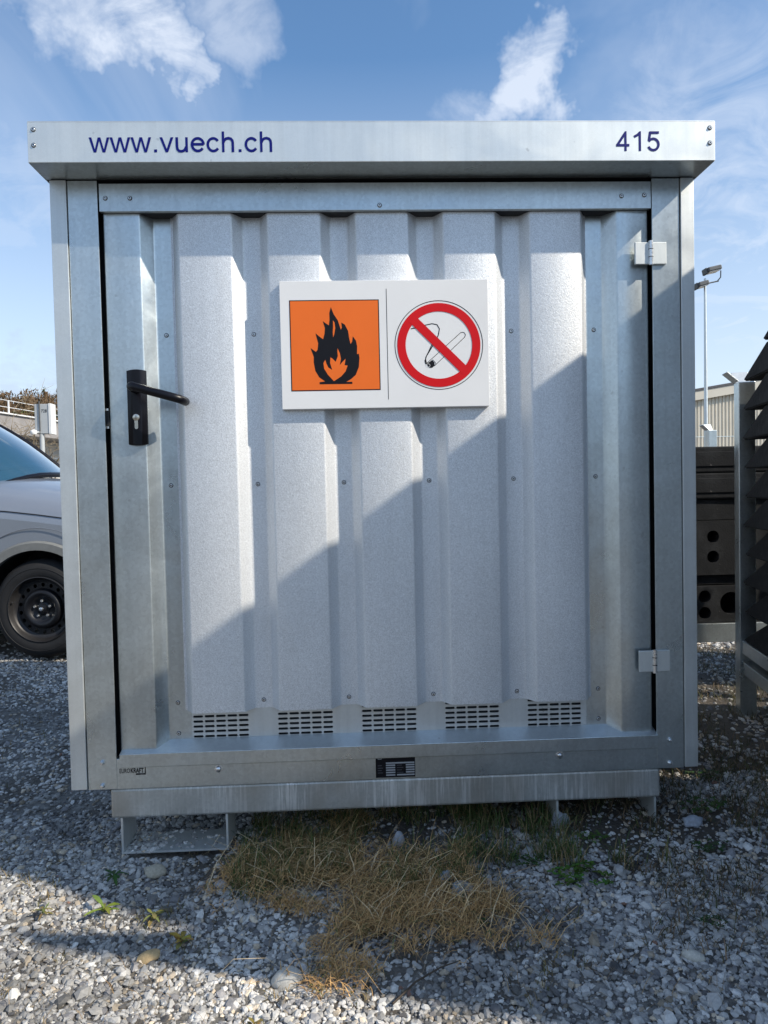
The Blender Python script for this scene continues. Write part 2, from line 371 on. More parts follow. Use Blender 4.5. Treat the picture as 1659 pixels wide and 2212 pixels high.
# ------------------------------------------------------------------ ground
def gz(x, y):
    r = min(max((x + 0.2) / 1.1, 0), 1); r = r * r * (3 - 2 * r)
    f = 1.0 if y < 0.6 else max(0.0, 1 - (y - 0.6) / 1.5)
    near = 0.018 * (noise.noise(Vector((x * 1.7, y * 1.7, 3.1)))) + 0.010 * noise.noise(Vector((x * 6, y * 6, 1.7)))
    k = max(0.0, 1 - max(0.0, math.hypot(x, y) - 6) / 6)
    return -0.012 + (0.052 * r * f + near) * k
xs = sorted(set([-900, -500, -250, -120, -60, -35, -20, -12, -8, -6] + [round(-5 + i * .055, 3) for i in range(0, 182)] + [6, 8, 12, 20, 35, 60, 120, 250, 500, 900]))
ys = sorted(set([-900, -400, -150, -60, -30, -15, -8, -5] + [round(-3.2 + i * .055, 3) for i in range(0, 130)] + [4.5, 5.5, 7, 10, 15, 25, 40, 70, 120, 200, 400, 900]))
g = MB(); nx = len(xs)
g.v = [(x, y, gz(x, y)) for y in ys for x in xs]
g.f = [(j * nx + i, j * nx + i + 1, (j + 1) * nx + i + 1, (j + 1) * nx + i) for j in range(len(ys) - 1) for i in range(nx - 1)]
tag(g.build('ground', 'ground', smooth=60), kind='structure')

# ------------------------------------------------------------------ background buildings, hill, hall
def ribwall(name, parent, x0, x1, z0, ztop, y, pitch, depth, m):
    b = MB(); x = x0; prof = []
    while x < x1:
        prof += [(x, y), (x + pitch * .38, y), (x + pitch * .5, y + depth), (x + pitch * .88, y + depth)]; x += pitch
    n = len(prof)
    vs = [(a, c, z0) for a, c in prof] + [(a, c, ztop(a)) for a, c in prof]
    b.add(vs, [(i, i + 1, n + i + 1, n + i) for i in range(n - 1)]); return b.build(name, m, parent)
hl = root('warehouse_hall', (26, 36, 0), 0, 'cream warehouse hall with ribbed metal cladding and a sloping gable roof', 'building')
def zt(x): return 6.05 + (x - 18.4) * 0.155 if x < 34 else 6.05 + (34 - 18.4) * .155 - (x - 34) * .155
ribwall('wall', hl, -14, 24, 3.62, lambda a: zt(a + 26) - .45, 0, .20, .05, 'cream')
ribwall('lower_wall', hl, -14, 24, 0, lambda a: 3.6, .03, .20, .05, 'cream')
b = MB()
for xa, xb in ((-14, 8), (8, 24)):
    za, zb_ = zt(xa + 26), zt(xb + 26)
    b.add([(xa, -.25, za - .5), (xb, -.25, zb_ - .5), (xb, -.25, zb_), (xa, -.25, za), (xa, .1, za - .5), (xb, .1, zb_ - .5), (xb, .1, zb_), (xa, .1, za)], [(0, 1, 2, 3), (5, 4, 7, 6), (3, 2, 6, 7), (1, 0, 4, 5), (0, 3, 7, 4), (1, 5, 6, 2)])
b.build('roof_trim', 'creamtrim', hl)
b = MB()
for xa, xb in ((-14, 8), (8, 24)):
    za, zb_ = zt(xa + 26) + .01, zt(xb + 26) + .01
    b.add([(xa, -.3, za), (xb, -.3, zb_), (xb, 30, zb_), (xa, 30, za), (xa, -.3, za + .12), (xb, -.3, zb_ + .12), (xb, 30, zb_ + .12), (xa, 30, za + .12)], [(3, 2, 1, 0), (4, 5, 6, 7), (0, 1, 5, 4), (2, 3, 7, 6), (0, 4, 7, 3), (1, 2, 6, 5)])
b.build('roof', 'roofgrey', hl)
MB().box(-14.02, -13.9, .06, 30, 0, 5.4).box(23.9, 24.02, .06, 30, 0, 5.4).box(-14, 24, 29.9, 30, 0, 5.4).build('side_wall', 'cream', hl)

# flat roofed building on the left, long side running away from us
ob = root('flat_roof_building', (-9.45, 15.2, 0), math.radians(-12), 'low flat roofed building with a deep grey concrete eaves band and a thin roof railing', 'building')
MB().box(-8, 0, -4, 26, 2.72, 3.22, .02).build('eaves_band', 'concrete', ob)
MB().box(-8.05, .06, -4.05, 26.05, 3.222, 3.26, .005).build('roof_flashing', 'whitepaint', ob)
MB().box(-7.6, -.9, -3.2, 25, 0, 2.718).build('wall', 'render', ob)
MB().box(-.9, -.8, -3.2, 25, 2.2, 2.262, .01).build('window_sill', 'whitepaint', ob)
for i in range(7):
    y0 = -2.4 + i * 3.9
    wf = MB().box(-.905, -.86, y0, y0 + 2.6, 2.28, 2.66, .01).build('window_frame', 'whitepaint', ob)
    MB().box(-.862, -.852, y0 + .08, y0 + 1.25, 2.34, 2.61).box(-.862, -.852, y0 + 1.35, y0 + 2.52, 2.34, 2.61).build('pane', 'window', wf)
for z in (3.62, 3.44):
    MB().tube([(-.15, -3.9, z), (-.15, 25.9, z)], .009, 6).build('railing_bar', 'whitepaint', ob)
for i in range(22):
    MB().box(-.165, -.135, -3.9 + i * 1.4, -3.87 + i * 1.4, 3.26, 3.63).build('railing_post', 'whitepaint', ob)

ob = root('white_rendered_house', (-12.5, 29, 0), 0, 'white rendered low house with a row of white framed windows behind the bare trees', 'building')
MB().box(-9, 4, 0, 9, 0, 3.3, .01).build('wall', 'render', ob)
MB().box(-9.4, 4.4, -.5, 9.4, 3.302, 3.62, .02).build('roof', 'concrete', ob)
for i in range(10):
    x0 = -8.6 + i * 1.25
    wf = MB().box(x0, x0 + 1.05, -.045, -.001, 1.9, 3.05, .01).build('window', 'whitepaint', ob)
    MB().box(x0 + .07, x0 + .49, -.05, -.0455, 1.98, 2.97).box(x0 + .56, x0 + .98, -.05, -.0455, 1.98, 2.97).build('pane', 'window', wf)
MB().box(-9.02, 4.02, -.10, -.002, 1.74, 1.86, .01).build('window_sill', 'whitepaint', ob)

# hill with wood
h = MB(); HX = np.linspace(-260, 60, 60); HY = np.linspace(110, 420, 24)
def hz_(x, y):
    t = (y - 110) / 110; t = min(max(t, 0), 1); t = t * t * (3 - 2 * t)
    xf = math.exp(-((x + 95) / 85) ** 2)
    return -1 + t * (28.5 * xf + 3.0 * noise.noise(Vector((x * .02, y * .02, 0))) + 1.5 * noise.noise(Vector((x * .07, y * .05, 5))))
h.v = [(x, y, hz_(x, y)) for y in HY for x in HX]; n = len(HX)
h.f = [(j * n + i, j * n + i + 1, (j + 1) * n + i + 1, (j + 1) * n + i) for j in range(len(HY) - 1) for i in range(n - 1)]
tag(h.build('hill', 'hill', smooth=80), kind='structure')
def wood(name, m, count, lab, conif):
    vs = []; fs = []
    for _ in range(count):
        x = random.uniform(-200, 5); y = random.uniform(150, 290)
        if noise.noise(Vector((x * .03, y * .03, 9))) < (-.15 if not conif else .05): continue
        z = hz_(x, y); H = random.uniform(3.5, 7) * (1.15 if conif else 1); R0 = random.uniform(.8, 1.9) * (.8 if conif else 1)
        b0 = len(vs)
        for k in range(26):
            t = random.random(); a = random.uniform(0, 2 * PI)
            rr = R0 * ((1 - t) if conif else math.sqrt(max(0, 1 - (2 * t - 1) ** 2)) * .9 + .1) * random.uniform(.5, 1.1)
            cx, cy, cz = x + rr * math.cos(a), y + rr * math.sin(a), z + H * (.15 + .85 * t); s_ = random.uniform(.25, .6)
            i0 = len(vs)
            for q in range(3): vs.append((cx + random.uniform(-s_, s_), cy + random.uniform(-s_, s_), cz + random.uniform(-s_, s_) * 1.6))
            fs.append((i0, i0 + 1, i0 + 2))
        i0 = len(vs); vs += [(x - .12, y, z - .3), (x + .12, y, z - .3), (x, y, z + H * 1.05)]; fs.append((i0, i0 + 1, i0 + 2))
    mb = MB(); mb.v = vs; mb.f = fs; tag(mb.build(name, m), lab, 'woodland', None, 'stuff')
wood('bare_woodland', 'wood', 5200, 'brown leafless woodland covering the hill behind the buildings', False)
wood('conifer_woodland', 'wooddark', 1100, 'dark green conifers mixed into the brown wood on the hill', True)

# cabinet on pole
cb = root('pole_cabinet', (-6.23, 12.06, 0), 0, 'grey rectangular cabinet on a round pole above the car windscreen', 'cabinet')
off = (-6.23, 12.06, 0)
MB().box(-6.345, -6.035, 11.95, 12.15, 2.285, 2.865, .008).build('housing', 'cabinet', cb, off)
MB().box(-6.07, -6.02, 11.935, 12.16, 2.275, 2.872, .004).build('lit_side_flange', 'whitepaint', cb, off)  # sunlit side of the box, its brightness put into the white
MB().tube([(-6.235, 12.0, 0), (-6.235, 12.0, 2.33)], .045, 14).build('pole', 'cabinet', cb, off, 40)
MB().box(-6.25, -6.235, 11.925, 11.948, 2.29, 2.92).build('cable_duct', 'masttop', cb, off)
lm = MB().tube([(-6.24, 11.95, 2.31), (-6.31, 11.90, 2.31)], .018, 8).build('lamp_arm', 'cabinet', cb, off, 40)
b = MB(); b.lathe([(0.001, -.05), (.05, -.045), (.065, -.01), (.055, .03), (.02, .05), (.001, .05)], 16, 'z', (-6.34, 11.88, 2.31)); b.build('lamp_globe', 'whitepaint', lm, off, 60)
text_mesh('728', .085, 'signblack', 'number_print', .9, 11.945 - off[1], -6.215 - off[0], 2.70, cb)

# light mast
ms = root('light_mast', (8.13, 14, 0), 0, 'tall slim galvanised mast with two floodlights in front of the cream hall', 'light mast')
MB().tube([(0, 0, 0), (0, 0, 2.6), (0, 0, 5.78)], [.052, .043, .026], 14).build('pole', 'galv_light', ms, smooth=40)
MB().tube([(-.16, 0, 5.62), (.32, 0, 5.72)], .016, 8).tube([(.28, 0, 5.70), (.36, -.02, 5.8), (.36, -.03, 5.95)], .014, 8).tube([(-.12, 0, 5.62), (-.2, 0, 5.55)], .014, 8).build('bracket', 'masttop', ms, smooth=40)
def flood(cx, cz, tilt, s_):
    mt = Matrix.Translation((cx, -.05, cz)) @ Matrix.Rotation(tilt, 4, 'Y')
    f = MB().box(-.24 * s_, .24 * s_, -.16, .16, -.05, .05, .02, mt).box(-.30 * s_, -.2 * s_, -.1, .1, -.08, .06, .02, mt).build('floodlight', 'masttop', ms)
    MB().box(-.2 * s_, .22 * s_, -.14, .14, -.058, -.0505, 0, mt).build('lamp_lens', 'lamp', f)
flood(.14, 5.96, math.radians(-12), .66); flood(-.12, 5.62, math.radians(-14), .5)

# bare trees
def bare_tree(loc, H, lean, lab, seed, spread=1.0):
    rd = random.Random(seed); rt = root('bare_tree', loc, 0, lab, 'tree', 'bare trees behind the car')
    tr = MB(); br = MB()
    def grow(p, d, L, r, lev):
        pts = [p]; q = p.copy(); dd = d.copy(); n = 5
        for i in range(n):
            dd = (dd + Vector((rd.uniform(-1, 1), rd.uniform(-1, 1), rd.uniform(-.4, .8))) * .24).normalized(); q = q + dd * L / n; pts.append(q.copy())
        rr = [r * (1 - .6 * i / n) for i in range(n + 1)]
        (tr if lev == 0 else br).tube(pts, rr, 5 if lev else 9, False)
        if lev < 4:
            for i in range(3 if lev else 7):
                k = rd.randint(1, n); ax = Vector((rd.uniform(-1, 1), rd.uniform(-1, 1), rd.uniform(-.2, .6))).normalized()
                nd = (dd * .5 + ax * .95 * spread).normalized(); grow(pts[k], nd, L * rd.uniform(.5, .72), max(rr[k] * .62, .004), lev + 1)
    grow(Vector((0, 0, -.05)), Vector((lean, 0, 1)).normalized(), H * .50, .075, 0)
    tr.build('trunk', 'bark', rt, smooth=60); br.build('crown', 'bark', rt, smooth=60)
bare_tree((-6.75, 13.6, 0), 4.2, -.12, 'gnarled bare tree rising on the left of the grey pole cabinet', 3)
bare_tree((-6.15, 13.4, 0), 3.9, .15, 'low spreading bare tree on the right of the grey cabinet, by the white framed windows', 8, 1.2)
bare_tree((-7.5, 14.2, 0), 3.9, -.3, 'thin bare tree in front of the concrete eaves, leftmost behind the car', 14)

# unseen building behind the viewpoint, added to darken the mirror image in the steel
ob = root('reflection_shed', (-4, -28, 0), 0, 'long grey shed added behind the viewpoint for its reflection in the steel', 'building')
MB().box(-26, 24, -8, 0, 0, 3.9, .01).build('wall', 'concrete', ob)
MB().box(-26.4, 24.4, -8.4, .4, 3.902, 4.3, .02).build('roof', 'roofgrey', ob)
for i in range(8):
    x0 = -24 + i * 6
    MB().box(x0, x0 + 3.6, .002, .06, .02, 3.2, .01).build('roller_door', 'cabinet', ob)

# ------------------------------------------------------------------ hazardous goods container (hero)
CB = (0, 0.6, 0.0)
ct = root('storage_container', CB, 0, 'galvanised steel hazardous goods container with ribbed front door and black handle', 'container')
def B(mb, name, m, parent=ct, smooth=None): return mb.build(name, m, parent, CB, smooth)
XL, XR, ZB, ZS, ZT, FD = -0.904, 0.904, 0.2, 1.9045, 2.0087, 0.102
DEP = 1.30
# columns and trims
B(MB().box(-.8575, -.7765, 0, .005, ZB - .003, ZS - .002, .0012), 'door_post', 'galv')
B(MB().box(.7830, .8628, 0, .005, ZB - .003, ZS - .002, .0012), 'door_post', 'galv')
B(MB().box(XL, -.8598, -.004, .05, ZB, ZS - .002, .0015), 'corner_trim', 'galv_light')
B(MB().box(.8652, XR, -.004, .05, ZB, ZS - .002, .0015), 'corner_trim', 'galv_light')
B(MB().box(-.862, -.857, .004, .03, ZB, ZS - .003), 'post_joint', 'rubber')
B(MB().box(.8625, .8655, .004, .03, ZB, ZS - .003), 'post_joint', 'rubber')
# roof edge
def roof():
    r = MB(); x0, x1, y0, y1 = -.915, .915, -FD, DEP + .1
    r.box(x0, x1, y0, y0 + .003, ZS, ZT, .0012)
    return r
fa = B(roof(), 'roof_fascia', 'galv_white')
B(MB().box(-.913, .913, -FD + .0035, -.001, ZS + .0005, ZS + .0025), 'soffit', 'galv')
B(MB().box(-.915, -.9125, -FD + .0035, DEP + .1, ZS - .0, ZT - .002).box(.9125, .915, -FD + .0035, DEP + .1, ZS, ZT - .002).box(-.912, .912, DEP + .097, DEP + .1, ZS, ZT - .002), 'side_fascia', 'galv_light')
B(MB().box(-.914, .914, -FD + .001, DEP + .099, ZT + .0005, ZT + .003), 'roof', 'galv_light')
# hidden shell: dark inner case so gaps read black
B(MB().box(-.86, .86, .085, DEP - .02, .205, ZS - .0145), 'inner_case', 'dark')
B(MB().box(-.90, .90, -.0005, DEP - .02, ZS - .0005, ZS + .004), 'roof_gap_shade', 'dark')  # dark sheet that stands in for shade in the gap over the door
def sidewall(sx):
    prof = []; y = .06
    while y < DEP - .05:
        prof += [(y, .896), (y + .11, .896), (y + .135, .868), (y + .195, .868), (y + .22, .896)]; y += .2201
    pts = [(sx * a, c) for c, a in prof]
    if sx < 0: pts = pts[::-1]
    m_ = MB().extrude_z(pts, ZB, ZS - .002, .0012); return m_
B(sidewall(-1), 'side_wall', 'alu'); B(sidewall(1), 'side_wall', 'alu')
B(MB().box(-.9, .9, DEP, DEP + .004, ZB, ZS - .002), 'back_wall', 'alu')
# lower frame
B(MB().box(-.7818, .7838, .001, .03, .196, .2835, .0012), 'bottom_rail', 'galv')
sump = B(MB().box(-.7995, .7945, .006, DEP - .05, .1090, .1945, .007), 'spill_sump', 'galv_hot')
# skid channels
def skid(x0, x1, z0, ya, yb_):
    s_ = MB(); prof = [(x0, .108), (x0, z0), (x1, z0), (x1, .108), (x1 - .006, .108), (x1 - .006, z0 + .006), (x0 + .006, z0 + .006), (x0 + .006, .108)]
    vs = [(x, y, z) for y in (ya, yb_) for x, z in prof]
    q = [(0, 1, 6, 7), (1, 2, 5, 6), (2, 3, 4, 5)]
    s_.add(vs, [f[::-1] for f in q] + [tuple(8 + i for i in f) for f in q] + [(i, (i + 1) % 8, 8 + (i + 1) % 8, 8 + i) for i in range(8)]); return s_
for ya, yb_ in ((.010, .125), (1.0, 1.12)):
    B(skid(-.774, -.470, .004, ya, yb_), 'skid_channel', 'galv_white'); B(skid(.486, .783, .012, ya, yb_), 'skid_channel', 'galv_white')
# door
def zc(x): return x
door = B(MB().box(-.7714, .7802, -.0015, .0115, 1.817, 1.8935, .001), 'door', 'galv')   # head rail of the door
MB().box(-.765, .775, .0117, .062, 1.8172, 1.8192).build('head_rail_underside', 'dark', door, CB)  # dark plate closing the rib ends below the head rail
def DB(mb, name, m, smooth=None): return mb.build(name, m, door, CB, smooth)
DY, VY = .0135, .052
def rnd(P, r=.0035):
    o = [P[0]]
    for i in range(1, len(P) - 1):
        a, p, c = Vector(P[i - 1]), Vector(P[i]), Vector(P[i + 1]); u = (a - p).normalized(); v = (c - p).normalized()
        s_ = p + u * r; e = p + v * r; m2 = p + (u + v) * r * .35
        o += [tuple(s_), tuple(m2), tuple(e)]
    o.append(P[-1]); return o
DB(MB().extrude_z(rnd([(-.7685, .07), (-.7685, DY), (-.6680, DY), (-.6390, VY), (-.575, VY)]), .300, 1.8165), 'door_stile', 'galv', 35)
DB(MB().extrude_z(rnd([(.592, VY), (.6520, VY), (.6850, DY), (.7765, DY), (.7765, .07)]), .300, 1.8165), 'door_stile', 'galv', 35)
prof = [(-.5885, VY - .003), (-.5855, VY - .003)]
for i in range(5):
    c = -.4875 + i * .2488
    prof += [(c - .0985, VY - .003), (c - .0745, DY), (c + .0745, DY), (c + .1005, VY - .003)]
prof[-1] = (.6005, VY - .003); prof.append((.6035, VY - .003))
DB(MB().extrude_z(rnd(prof, .005), .402, 1.8165), 'corrugated_panel', 'alu', 35)
# vent plate with real slots
def vent_plate():
    b = MB(); y = VY + .001; x0s = [-.5705 + i * .2466 for i in range(5)]; z0 = .3215; cw, ch = .03300, .01470; NR = 6
    def stad(cx, cz):
        a, r = .0143, .0036; p = []
        for k in range(16):
            t = 2 * PI * (k + .5) / 16; ex = (a - r) * (1 if math.cos(t) > 0 else -1); p.append((cx + ex + r * math.cos(t), cz + r * math.sin(t)))
        return p
    def rectp(cx, cz):
        p = []
        seq = [(1, .3), (1, 1), (.7, 1), (.25, 1), (-.25, 1), (-.7, 1), (-1, 1), (-1, .3), (-1, -.3), (-1, -1), (-.7, -1), (-.25, -1), (.25, -1), (.7, -1), (1, -1), (1, -.3)]
        return [(cx + q[0] * cw / 2, cz + q[1] * ch / 2) for q in seq]
    for x0 in x0s:
        for i in range(5):
            for j in range(NR):
                cx, cz = x0 + .01425 + i * cw, z0 + j * ch; s_ = stad(cx, cz); r_ = rectp(cx, cz)
                vs = [(a, y, c) for a, c in s_] + [(a, y, c) for a, c in r_] + [(a, y + .004, c) for a, c in s_]
                fs = [(k, 16 + k, 16 + (k + 1) % 16, (k + 1) % 16)[::-1] for k in range(16)] + [(k, (k + 1) % 16, 32 + (k + 1) % 16, 32 + k)[::-1] for k in range(16)]
                b.add(vs, fs)
    zl, zh = z0 - ch / 2, z0 + (NR - .5) * ch
    xe = [-.589]
    for x0 in x0s: xe += [x0 + .01425 - cw / 2, x0 + .01425 + 4.5 * cw]
    xe.append(.6035)
    for k in range(0, len(xe), 2): b.add([(xe[k], y, zl), (xe[k + 1], y, zl), (xe[k + 1], y, zh), (xe[k], y, zh)], [(0, 1, 2, 3)])
    b.add([(-.589, y, .30), (.6035, y, .30), (.6035, y, zl), (-.589, y, zl)], [(0, 1, 2, 3)])
    b.add([(-.589, y, zh), (.6035, y, zh), (.6035, y, .44), (-.589, y, .44)], [(0, 1, 2, 3)])
    return b
DB(vent_plate(), 'vent_plate', 'galv_light')
DB(MB().box(-.58, .595, VY + .012, VY + .014, .30, .45), 'vent_shade_backing', 'dark')  # near-black sheet; gives the slots their shaded depth by colour
# sloping drip ledge + lip
led = MB(); led.add([(-.766, -.004, .2985), (.7845, -.004, .2985), (.7845, .0525, .3165), (-.766, .0525, .3165), (-.766, -.004, .2955), (.7845, -.004, .2955)], [(0, 1, 2, 3), (4, 5, 1, 0)])
DB(led, 'drip_ledge', 'galv_light')
DB(MB().box(-.766, .7845, -.0075, -.0035, .260, .2992, .0015), 'door_lip', 'galv')
DB(MB().box(-.86, -.7695, .07, .078, .21, 1.88), 'door_seal', 'rubber'); DB(MB().box(.7775, .862, .07, .078, .21, 1.88), 'door_seal', 'rubber')
# screws: shared mesh, button head with socket
def screw_mesh(r=.0058, h=.0034):
    b = MB(); b.lathe([(r * 1.15, -.0002), (r * 1.12, -.0008), (r * .86, -.0009), (r * .82, -h * .5), (r * .62, -h), (r * .36, -h), (r * .34, -h * .3), (0.0001, -h * .3)], 12); me = b.mesh('screw', 'steel', smooth=50)
    me.materials.append(M['dark'])
    for k, f in enumerate(me.polygons):
        if k % 7 in (5, 6, 1): f.material_index = 1
    return me
SM = screw_mesh()
wb = MB().lathe([(.0105, 0), (.0105, -.0012), (.0088, -.0012)], 16)
def screw(x, y, z, parent=door):
    q = inst('screw', SM, parent, (x - CB[0], y - CB[1], z - CB[2]), (0, random.uniform(0, 6), 0)); q.scale = (1, 1, 1); return q
vx = [-.3631, -.1143, .1345, .3833]
for x in vx:
    for z in ((1.486, 1.0555, .4255) if x in (vx[0], vx[3]) else (1.0555, .4255)): screw(x, VY - .003, z)
for z in (1.487, 1.057, .424, .334): screw(-.6125, VY, z); screw(.6285, VY, z)
for x, z in ((-.7539, 1.8533), (-.6869, 1.853), (.0049, 1.8301), (.6948, 1.8523), (.7606, 1.8545)): screw(x, -.0015, z)
for x, z in ((-.8987, 1.9894), (-.899, 1.949), (.9, 1.9915), (.9, 1.9512)):
    inst('screw', SM, fa, (x, -FD - CB[1], z))
bb = MB(); bb.lathe([(.0115, 0), (.0112, -.0012), (.0085, -.0016), (.008, -.004), (.0055, -.0068), (.0001, -.0075)], 14); BM = bb.mesh('bolt', 'steel', smooth=50)
for x, z in ((-.4906, .2445), (.4949, .2479)): inst('bolt', BM, ct, (x, .001 - CB[1], z))
b2 = MB(); b2.lathe([(.0075, 0), (.007, -.003), (.0045, -.006), (.004, -.010), (.0001, -.0105)], 8); BM2 = b2.mesh('bolt', 'steel', smooth=30)
for x, z in ((-.8165, .2756), (-.8175, .2091), (.8216, .281), (.821, .2138)): inst('bolt', BM2, ct, (x, -CB[1], z))
# hinges
for zc_ in (1.6885, .5165):
    hg = B(MB().box(.7300, .7720, -.0085, -.0005, zc_ - .031, zc_ + .031, .0015), 'hinge', 'galv_white')
    MB().box(.7775, .8210, -.0085, -.0005, zc_ - .031, zc_ + .031, .0015).build('hinge_leaf', 'galv_white', hg, CB)
    MB().tube([(.7748, -.010, zc_ - .034), (.7748, -.010, zc_ + .034)], .0062, 12).build('hinge_pin', 'steel', hg, CB, 40)
    for dz in (-.011, .011): MB().tube([(.7748, -.010, zc_ + dz - .001), (.7748, -.010, zc_ + dz + .001)], .0067, 12).build('hinge_knuckle', 'dark', hg, CB)
# latch bolt in the gap
B(MB().box(-.7795, -.7685, .012, .022, 1.226, 1.270, .001), 'latch', 'dark'); B(MB().box(-.7785, -.7695, .0105, .0115, 1.270, 1.276).box(-.7785, -.7695, .0105, .0115, 1.220, 1.226), 'latch_guide', 'steel')
# handle
def back_plate():
    b = MB(); x0, x1, z0, z1 = -.7160, -.6615, 1.1745, 1.3790; n = 10; pts = []
    for i in range(n + 1):
        t = i / n; x = x0 + .001 + (x1 - x0 - .002) * t; pts.append((x, DY - .0065 - .006 * math.sin(PI * t)))
    pts = [(x0, DY)] + pts + [(x1, DY)]; nn = len(pts); rows = [(z0 + .004, .0), (z0 + .0008, 1), (z1 - .0008, 1), (z1 - .004, 0)]
    zz = [z0, z0 + .002, z1 - .002, z1]
    vs = []
    for j, z in enumerate(zz):
        sc_ = .82 if j in (0, 3) else 1.0
        for k, (x, y) in enumerate(pts):
            bulge = .004 * math.sin(PI * (k / (nn - 1))) * (1 if j >= 2 else -1)
            vs.append((x, DY + (y - DY) * sc_, z + bulge))
    fs = [(j * nn + i, j * nn + i + 1, (j + 1) * nn + i + 1, (j + 1) * nn + i) for j in range(3) for i in range(nn - 1)]
    fs += [tuple(range(nn))[::-1], tuple(3 * nn + i for i in range(nn))]; return b.add(vs, fs)
hd = back_plate().build('door_handle', 'blackplastic', ct, CB, 40)
LR = .0118
LP = [(-.6885, .004, 1.3290), (-.6885, -.028, 1.3290), (-.6868, -.044, 1.3285), (-.6815, -.054, 1.3270), (-.672, -.0585, 1.3243), (-.62, -.0600, 1.3090), (-.570, -.0595, 1.2945), (-.5565, -.056, 1.2907), (-.5500, -.047, 1.2888), (-.5485, -.032, 1.2884), (-.5485, -.014, 1.2884)]
MB().tube(LP, [LR * 1.25] + [LR * 1.15] + [LR * 1.08] * 2 + [LR] * 7, 18).build('lever', 'blackplastic', hd, CB, 45)
lk = MB(); lk.poly_xz([(-.6893 + .0048 * math.cos(a), 1.2205 + .0048 * math.sin(a)) for a in np.linspace(PI, 2 * PI, 9)] + [(-.6845, 1.2445), (-.6941, 1.2445)], -.0028)
lk.lathe([(.0092, .004), (.0092, -.0035), (.0078, -.0042), (.0001, -.0042)], 24, 'y', (-.6893, 0, 1.2485))
lk.build('lock_cylinder', 'nickel', hd, CB, 30)
MB().box(-.6902, -.6884, -.0048, -.00425, 1.2440, 1.2525).build('key_slot', 'dark', hd, CB)

# lettering on the fascia (Arial-like strokes)
SW = .092
def glyph(ch):
    if ch == 'w': return .722, [('p', [(0.003, .519), (.095, .519), (.205, .105), (.315, .519), (.407, .519), (.517, .105), (.627, .519), (.719, .519), (.562, 0), (.470, 0), (.361, .405), (.252, 0), (.16, 0)])]
    if ch == 'v': return .5, [('p', [(.008, .519), (.105, .519), (.25, .115), (.395, .519), (.492, .519), (.295, 0), (.205, 0)])]
    if ch == '.': return .278, [('p', [(.088, 0), (.19, 0), (.19, .1), (.088, .1)])]
    if ch == 'u': return .556, [('s', [(.108, .519), (.108, .19), (.125, .10), (.175, .045), (.25, .032), (.335, .05), (.395, .105), (.43, .19)]), ('p', [(.402, 0), (.488, 0), (.488, .519), (.402, .519)])]
    if ch == 'e': return .556, [('s', [(.08, .275), (.48, .275)]), ('s', arc(.278, .262, .203, .218, -3 + 3, 325, 24))]
    if ch == 'c': return .5, [('s', arc(.265, .26, .195, .22, 35, 325, 20))]
    if ch == 'h': return .556, [('p', [(.066, 0), (.152, 0), (.152, .716), (.066, .716)]), ('s', [(.115, .33), (.15, .41), (.215, .468), (.30, .485), (.38, .462), (.432, .40), (.445, .32), (.445, 0)])]
    if ch == '4': return .556, [('p', [(.318, 0), (.404, 0), (.404, .716), (.335, .716), (.318, .60)]), ('s', [(.015, .212), (.505, .212)]), ('s', [(.055, .215), (.362, .665)])]
    if ch == '1': return .556, [('p', [(.285, 0), (.372, 0), (.372, .716), (.316, .716), (.285, .62)]), ('s', [(.335, .675), (.25, .585), (.115, .515)])]
    if ch == '5': return .556, [('s', [(.125, .665), (.475, .665)]), ('s', [(.150, .70), (.098, .36)]), ('s', arc(.262, .238, .195, .205, 148, -158, 22))]
def write(txt, x, z, em, parent, name, y, sp=0.0):
    b = MB(); k = 0
    for ch in txt:
        adv, parts = glyph(ch)
        for kind, pts in parts:
            yy = y - .00015 * (k % 3); k += 1
            if kind == 'p': b.poly_xz([(x + px * em, z + pz * em) for px, pz in pts], yy)
            else: b.stroke([(x + px * em, z + pz * em) for px, pz in pts], SW * em, yy)
        x += (adv + sp) * em
    return b.build(name, 'blue', parent, CB)
write('www.vuech.ch', -.7575, 1.9300, .0748, fa, 'web_address_lettering', -FD - .0006)
write('415', .6415, 1.9300, .0735, fa, 'number_lettering', -FD - .0006, .012)
# small plates
pl = B(MB().box(-.0415, .0725, -.0010, .0000, .2015, .2765), 'rating_plate', 'signblack')
yb = -.0016
b = MB(); b.stroke([(-.0355, .2715), (-.0355, .2600), (-.0335, .2560), (-.0255, .2560), (-.0235, .2600), (-.0235, .2715)], .0020, yb)
for (x0, x1, zs) in ((-.012, .0705, (.2415,)), (-.012, .0145, (.2350, .2280, .2210, .2140)), (.0455, .0705, (.2350, .2280, .2210, .2140)), (.0195, .0705, (.2065,)), (-.012, .0145, (.2065,))):
    for z in zs: b.add([(x0, yb, z), (x1, yb, z), (x1, yb, z + .0042), (x0, yb, z + .0042)], [(0, 1, 2, 3)])
b.add([(.052, yb, .2680), (.068, yb, .2680), (.068, yb, .2720), (.052, yb, .2720)], [(0, 1, 2, 3)])
b.build('plate_print', 'platewhite', pl, CB)
b = MB()
for i in range(4):
    z = .2358 - i * .007
    b.add([(-.036, yb, z), (-.036 + .012 + .003 * (i % 2), yb, z), (-.036 + .012 + .003 * (i % 2), yb, z + .0018), (-.036, yb, z + .0018)], [(0, 1, 2, 3)])
    b.add([(.0195, yb, z), (.034 + .004 * (i % 2), yb, z), (.034 + .004 * (i % 2), yb, z + .0018), (.0195, yb, z + .0018)], [(0, 1, 2, 3)])
b.build('plate_small_print', M['roofgrey'], pl, CB)
yb = .0002
text_mesh('EURO', .0185, 'signblack', 'maker_lettering', .62, yb - CB[1], -.7700, .2425, ct, .0001)
text_mesh('KRAFT', .0185, 'signblack', 'maker_lettering', .66, yb - CB[1], -.7385, .2425, ct, .0005)
